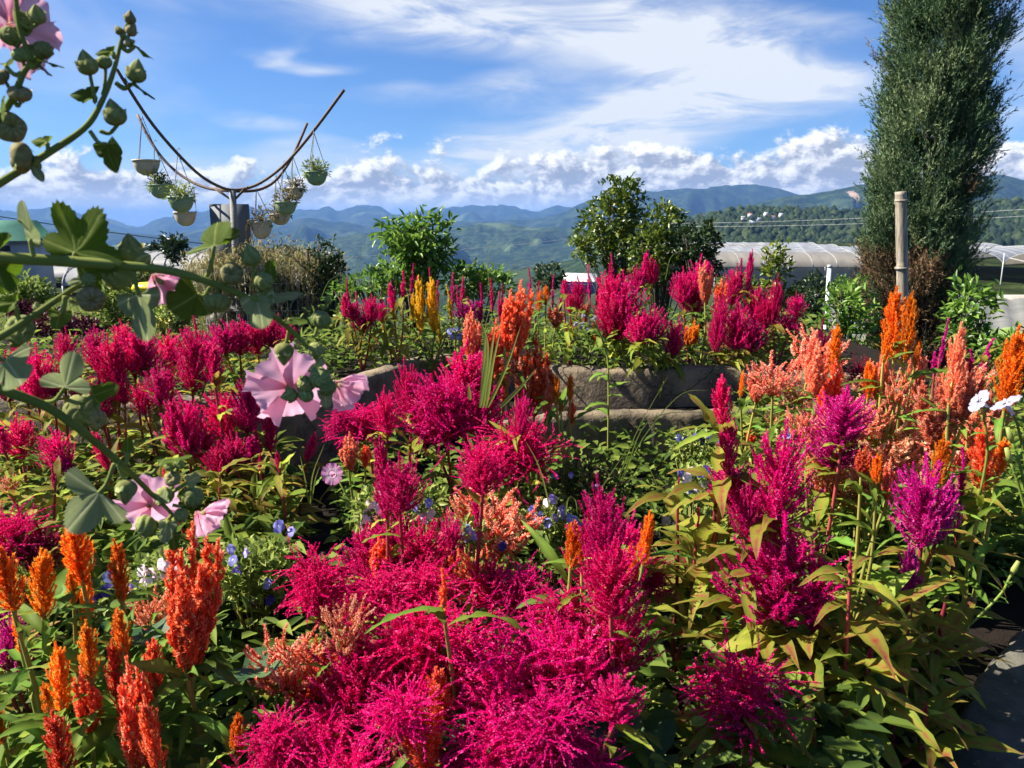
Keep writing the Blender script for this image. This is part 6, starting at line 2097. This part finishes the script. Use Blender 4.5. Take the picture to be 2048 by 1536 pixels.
class Holly:
    def __init__(self, label, stem, Y, r):
        base = at(stem[0][0], stem[0][1], Y[0])
        self.g = thing('hollyhock_stem', label, 'hollyhock', base, 'hollyhock stems leaning in from the left')
        P = [at(x, y, yy) for (x, y), yy in zip(stem, Y)]
        self.cp = curve_pts(P, 60)
        rad = np.interp(np.linspace(0, 1, 60), np.linspace(0, 1, len(r)), r)
        rad = rad * .70 * (1 + .07 * np.array([mnoise.noise(Vector((i * .5, 1, r[0] * 900))) for i in range(60)]))
        obj('stalk', Acc().tube([p - base for p in self.cp], rad, 12, .35).mesh('stalk', True), M['holstem'], self.g, base)

    def near(self, p):
        return min(self.cp, key=lambda q: (q - p).length)

    def stalk(self, a, b_, r=.0016, via=None):
        mid = (a + b_) / 2 + Vector((0, 0, -.004)) if via is None else via
        pts = curve_pts([a, mid, b_], 10)
        obj('flower_stalk', Acc().tube([p - self.g.location for p in pts], np.linspace(r * 1.15, r, 10), 8, .55).mesh('flower_stalk', True), M['holstem'], self.g, self.g.location)

    def bud(self, px, py, Y, rpx, d, kind='rib', m_='holbud', sepals=True, root=None):
        c = at(px, py, Y)
        r = rpx * .86 * mpp(px, py, Y)
        d = Vector(d).normalized()
        q = VP.rotation_difference(d) @ Quaternion(VP, rh.uniform(0, 6))
        bo = obj('bud', rh.choice(BUD[kind]), M[m_], self.g, c, q, r)
        s0 = c - d * r * .75
        self.stalk(at(*root, Y) if root else self.near(s0), s0, r=max(.0013, r * .16))
        if sepals:
            for k in range(5):
                a = k * 1.2566
                qs = Quaternion(VP, a) @ Quaternion(Vector((1, 0, 0)), rh.uniform(.75, 1.15))
                sub('sepal', SEPAL[k % 3], M['holbud'], bo, (-math.sin(a) * .42 * 1.0, math.cos(a) * .42, -.78), qs, 1.35)
        return bo

    def leaf(self, px, py, Y, size_px, ang, kind='big', m_='holleaf', face=(0, -1, .3), var=0, root=None, sx=1.0):
        """leaf whose stalk joint is at the pixel, middle lobe pointing along ang (degrees, 0 = up, clockwise in the picture)"""
        c = at(px, py, Y)
        s = size_px * .86 * mpp(px, py, Y)
        a = R(ang)
        z = Vector(face).normalized()
        yv = (Vector((1, 0, 0)) * math.sin(a) + UPV * math.cos(a))
        yv = (yv - z * yv.dot(z)).normalized()
        xv = yv.cross(z)
        q = Matrix((xv, yv, z)).transposed().to_quaternion()
        obj('leaf', HL[kind][var % len(HL[kind])], M[m_], self.g, c, q, (s * sx, s, s))
        r0 = at(*root, Y) if root else self.near(c)
        self.stalk(r0, c, .0016)

    def flower(self, px, py, Y, size_px, face, cupk=1.0, openness=.9, m_='holpetal', missing=()):
        c = at(px, py, Y)
        s = size_px * mpp(px, py, Y)
        f = Vector(face).normalized()
        q = VP.rotation_difference(f)
        fo = thing_child('flower', self.g, c, q)
        for k in range(5):
            if k in missing:
                continue
            qq = Quaternion(VP, k * 1.2566 + .3) @ Quaternion(Vector((1, 0, 0)), (1 - openness) * 1.4)
            sub('petal', HP[k], M[m_], fo, (0, 0, -.002 * k), qq, (s, s, s * cupk))
        return c


def thing_child(name, parent, loc, q):
    """a flower as one part: a small green receptacle that carries its petals"""
    V, Q = lathe([(.001, -.004), (.004, -.003), (.0055, 0), (.004, .003), (.001, .004)], 10)
    return obj(name, mesh('receptacle', V, [Q], np.full(len(V), .6), True), M['holbud'], parent, loc, q)


# 1: the upper diagonal stem
h = Holly('diagonal hollyhock stem with pointed buds against the sky', [(-40, 395), (0, 366), (90, 310), (170, 255), (205, 200), (228, 140), (243, 80), (258, 40)], [.62, .62, .63, .64, .65, .66, .67, .67], [.0046, .0044, .0040, .0034, .0030, .0026, .0022, .0016])
h.bud(260, 38, .67, 14, (.1, 0, 1), 'tip', 'holbrown')
h.bud(262, 62, .67, 14, (.4, 0, .6), 'tip', 'holbrown')
h.bud(238, 62, .67, 10, (-.5, 0, .9), 'tip', 'holbrown')
h.bud(258, 86, .67, 11, (.9, 0, .3), 'tip', 'holbrown')
h.bud(175, 132, .65, 25, (-.1, -.2, 1), 'tip', root=(192, 198))
h.bud(208, 125, .66, 17, (-.2, 0, 1), 'rib', root=(205, 190))
h.bud(272, 148, .66, 24, (.3, -.1, 1), 'tip', root=(232, 166))
h.bud(230, 232, .65, 27, (-.1, -.2, 1), 'tip', root=(200, 262))
h.bud(43, 315, .62, 34, (-.8, -.5, .1), 'pod', 'holbrown', root=(75, 318))
h.leaf(188, 190, .65, 60, -75, 'small', face=(.2, -.5, .9), sx=.4, root=(190, 198))
h.leaf(262, 168, .66, 62, 120, 'small', face=(.2, -.6, .8), sx=.35, root=(232, 166))
h.leaf(213, 288, .64, 72, 155, 'small', face=(-.6, -.7, .2), sx=.5, root=(180, 262))
h.leaf(226, 104, .66, 45, -80, 'small', face=(.1, -.5, .9), sx=.25, root=(230, 110))
h.leaf(268, 94, .67, 50, 120, 'small', face=(.2, -.5, .8), sx=.2, root=(240, 90))
h.leaf(95, 285, .63, 46, -60, 'small', face=(.2, -.5, .9), sx=.4, root=(95, 305))
h.leaf(60, 320, .62, 52, 150, 'small', 'holpale', face=(.3, -.8, .2), sx=.45, root=(75, 318))
# 2: cluster in the upper left corner with the pink flower
h = Holly('hollyhock tip with a pink flower in the upper left corner', [(-60, 330), (20, 205), (45, 150), (60, 118), (40, 60), (30, -20)], [.60, .60, .60, .60, .60, .60], [.004, .0036, .0032, .0028, .0026, .0022])
h.flower(30, 45, .66, 88, (.25, .75, .25), .8, .95)
for (x, y, r_, k) in ((50, 45, 24, 'tip'), (22, 72, 24, 'rib'), (75, 33, 20, 'tip'), (62, 108, 26, 'pod'), (86, 100, 22, 'rib'), (40, 110, 18, 'rib')):
    h.bud(x, y, .60 + .004 * (x % 3), r_, (rh.uniform(-.4, .4), -.5, .8), k)
h.bud(2, 155, .60, 20, (-.4, -.3, .6), 'pod', 'holbrown')
h.bud(40, 188, .60, 24, (.2, -.3, .8), 'pod', 'holbrown', root=(26, 198))
h.bud(20, 255, .60, 32, (.6, -.6, .1), 'pod', 'holbrown', root=(-10, 255))
h.leaf(0, 225, .59, 42, 60, 'oval', face=(-.5, -.8, .3), root=(-20, 250))
h.leaf(10, 130, .60, 40, 20, 'small', face=(.2, -.8, .6), root=(45, 145), sx=.6)
h.leaf(80, 122, .60, 50, 90, 'small', face=(.1, -.6, .8), root=(58, 122), sx=.4)
h.leaf(70, 128, .60, 50, 130, 'small', face=(.1, -.6, .8), root=(58, 122), sx=.3)
# 3: the long horizontal stem with the big flower
h = Holly('long horizontal hollyhock stem ending in the big pink flower', [(-60, 505), (0, 515), (120, 522), (250, 532), (340, 542), (430, 568), (500, 600), (570, 650), (620, 700), (645, 740)], [.56, .56, .57, .58, .59, .60, .61, .63, .64, .65], [.0062, .006, .0058, .0052, .0046, .0042, .0038, .0033, .0026, .002])
h.leaf(150, 505, .58, 132, 46, 'big', face=(-.25, -1, .15), var=0, root=(140, 522))
h.leaf(60, 478, .56, 92, -12, 'small', 'holpale', face=(-.55, -.7, .1), var=1, sx=.55, root=(68, 512))
h.leaf(-5, 500, .56, 60, -50, 'small', face=(.2, -.8, .4), root=(-10, 515))
h.leaf(-10, 528, .56, 70, 160, 'small', face=(.2, -.8, .4), root=(-15, 518))
h.leaf(428, 492, .60, 84, -12, 'small', face=(-.1, -.8, .6), var=0, root=(412, 555), sx=1.1)
h.leaf(395, 588, .60, 70, -125, 'oval', 'holleaf', face=(.1, -1, .2), root=(420, 575))
h.leaf(278, 590, .58, 110, 170, 'small', 'holpale', face=(.4, -.9, -.1), var=1, sx=.55, root=(268, 545))
h.leaf(510, 590, .60, 85, 160, 'oval', 'holpale', face=(-.2, -1, .2), root=(520, 612), sx=.62)
h.leaf(580, 637, .62, 44, 115, 'oval', 'holleaf', face=(.2, -.6, .7), root=(568, 640), sx=.5)
h.leaf(545, 592, .60, 80, 98, 'oval', 'holpale', face=(0, -.7, .7), root=(500, 592), sx=.35)
h.leaf(540, 560, .60, 46, 0, 'oval', 'holleaf', face=(.5, -.7, .2), root=(520, 588), sx=.5)
for (x, y, r_, dd, k, mm, rt) in ((235, 545, 40, (-.3, -.8, .3), 'pod', 'holbud', (180, 525)), (262, 505, 32, (.1, -.3, 1), 'tip', 'holbud', (255, 535)), (283, 520, 22, (.7, -.3, .3), 'tip', 'holbud', (262, 538)),
                                   (503, 515, 24, (-.1, -.3, 1), 'tip', 'holbud', (508, 575)), (464, 547, 24, (.2, -.9, .1), 'pod', 'holbrown', (435, 566)), (435, 605, 28, (0, -.5, -.8), 'pod', 'holbud', (432, 572)),
                                   (528, 562, 22, (.3, -.6, .5), 'rib', 'holbud', (500, 592)), (643, 640, 22, (.5, -.3, .6), 'rib', 'holbud', (622, 672)), (568, 702, 24, (0, -.2, -1), 'tip', 'holbud', (578, 658)),
                                   (632, 700, 18, (.4, -.4, .5), 'rib', 'holbud', None), (582, 790, 18, (-.7, -.5, -.1), 'tip', 'holbud', (612, 785)), (610, 770, 20, (-.3, -.8, .1), 'rib', 'holbud', None), (640, 755, 24, (.1, -.8, .3), 'rib', 'holbud', None),
                                   (612, 790, 18, (-.2, -.7, -.5), 'rib', 'holbud', None), (655, 775, 20, (.4, -.7, -.3), 'rib', 'holbud', None), (655, 600, 9, (.2, 0, 1), 'tip', 'holbud', (640, 610))):
    h.bud(x, y, .60 if x < 550 else .64, r_, dd, k, mm, root=rt)
h.flower(578, 772, .70, 72, (-.35, .8, .10), .7, .95)
h.flower(682, 770, .69, 48, (.8, .35, -.75), 1.6, .45)
h.leaf(650, 782, .64, 40, 175, 'oval', 'holpale', face=(.2, -1, .3), sx=.6)
h.leaf(600, 762, .64, 36, 90, 'oval', 'holleaf', face=(.1, -.9, .5), sx=.6)
h.leaf(628, 745, .64, 40, 30, 'oval', 'holpale', face=(.3, -.9, .3), sx=.5)
# rolled pink bud petal hanging from the horizontal stem
h.flower(318, 560, .64, 46, (.3, .6, -.6), 1.8, .3)
# 4: side branch rising from the left with pods
h = Holly('hollyhock side branch with round pods at the left edge', [(-40, 690), (10, 668), (60, 636), (110, 602), (150, 575), (182, 556)], [.55, .55, .56, .57, .58, .58], [.0042, .004, .0036, .0032, .0028, .0024])
for (x, y, r_, dd, k, mm, rt) in ((40, 660, 33, (-.2, -.8, .4), 'pod', 'holbud', (20, 690)), (182, 598, 28, (.5, -.7, -.2), 'pod', 'holbrown', (140, 600)), (178, 560, 16, (.4, -.6, .5), 'rib', 'holbud', None), (75, 615, 10, (0, -.2, 1), 'tip', 'holbud', (75, 632))):
    h.bud(x, y, .57, r_, dd, k, mm, root=rt)
h.leaf(122, 625, .57, 44, 175, 'small', 'holleaf', face=(-.2, -.6, .7), root=(130, 592), sx=.8)
h.leaf(30, 607, .56, 60, -95, 'small', face=(.1, -.5, .9), root=(40, 640), sx=.35)
h.leaf(10, 720, .55, 75, 140, 'oval', 'holpale', face=(0, -1, .2), root=(-20, 690))
h.leaf(170, 560, .58, 40, -100, 'small', 'holpale', face=(.1, -.7, .7), sx=.4)
# 5: lower descending stem with the low pink flower
h = Holly('descending hollyhock stem with the low pink flower', [(-50, 755), (0, 778), (90, 812), (150, 852), (200, 892), (250, 935), (300, 985), (335, 1018), (352, 1040)], [.56, .56, .58, .59, .61, .63, .65, .66, .66], [.0058, .0055, .005, .0046, .0042, .0036, .003, .0024, .0018])
h.leaf(198, 985, .60, 118, -140, 'big', 'holpale', face=(.05, -1, .25), var=2, root=(228, 928))
h.leaf(130, 775, .59, 86, 10, 'big', 'holpale', face=(-.2, -1, .25), var=2, root=(90, 805))
h.leaf(318, 930, .63, 72, 62, 'small', 'holleaf', face=(-.3, -.5, .8), root=(290, 945), sx=.5)
h.leaf(185, 792, .59, 60, 70, 'oval', 'holleaf', face=(.4, -.9, .1), root=(135, 800), sx=.5)
h.leaf(255, 905, .62, 34, 0, 'oval', 'holleaf', face=(.3, -.8, .3), root=(250, 925), sx=.6)
for (x, y, r_, dd, k, mm, rt) in ((165, 822, 38, (.3, -.8, .3), 'rib', 'holbud', (110, 820)), (192, 838, 22, (.6, -.5, -.3), 'pod', 'holbrown', (160, 848)), (252, 978, 26, (.1, -.5, -.9), 'tip', 'holbud', (235, 925)), (340, 932, 14, (-.2, -.4, 1), 'tip', 'holbud', (345, 960)),
                                   (358, 928, 13, (.5, -.4, .9), 'tip', 'holbud', (350, 955)), (345, 958, 17, (0, -.7, .5), 'pod', 'holbrown', (330, 1000)), (386, 994, 24, (.6, -.5, .3), 'rib', 'holbud', (345, 1010)), (292, 1052, 26, (-.5, -.6, -.2), 'rib', 'holbud', (345, 1030)),
                                   (330, 990, 20, (.1, -.9, .1), 'rib', 'holbud', None), (362, 1030, 16, (.6, -.6, 0), 'rib', 'holbud', None), (335, 1050, 16, (0, -.6, -.7), 'rib', 'holbud', None)):
    h.bud(x, y, .62 if x < 260 else .65, r_, dd, k, mm, root=rt)
h.flower(300, 1005, .72, 54, (-.5, .75, .1), .7, .95)
h.flower(408, 1030, .70, 44, (.9, .25, -.6), 1.3, .6)
h.leaf(335, 1045, .64, 46, 185, 'oval', 'holpale', face=(.1, -1, .2), sx=.55)
h.leaf(345, 1070, .65, 36, 170, 'oval', 'holleaf', face=(.2, -1, .1), sx=.6)
h.leaf(375, 965, .65, 34, 60, 'oval', 'holpale', face=(.2, -1, .4), sx=.7)
h.leaf(325, 1005, .64, 30, 0, 'small', 'holpale', face=(0, -1, .4), sx=.8)
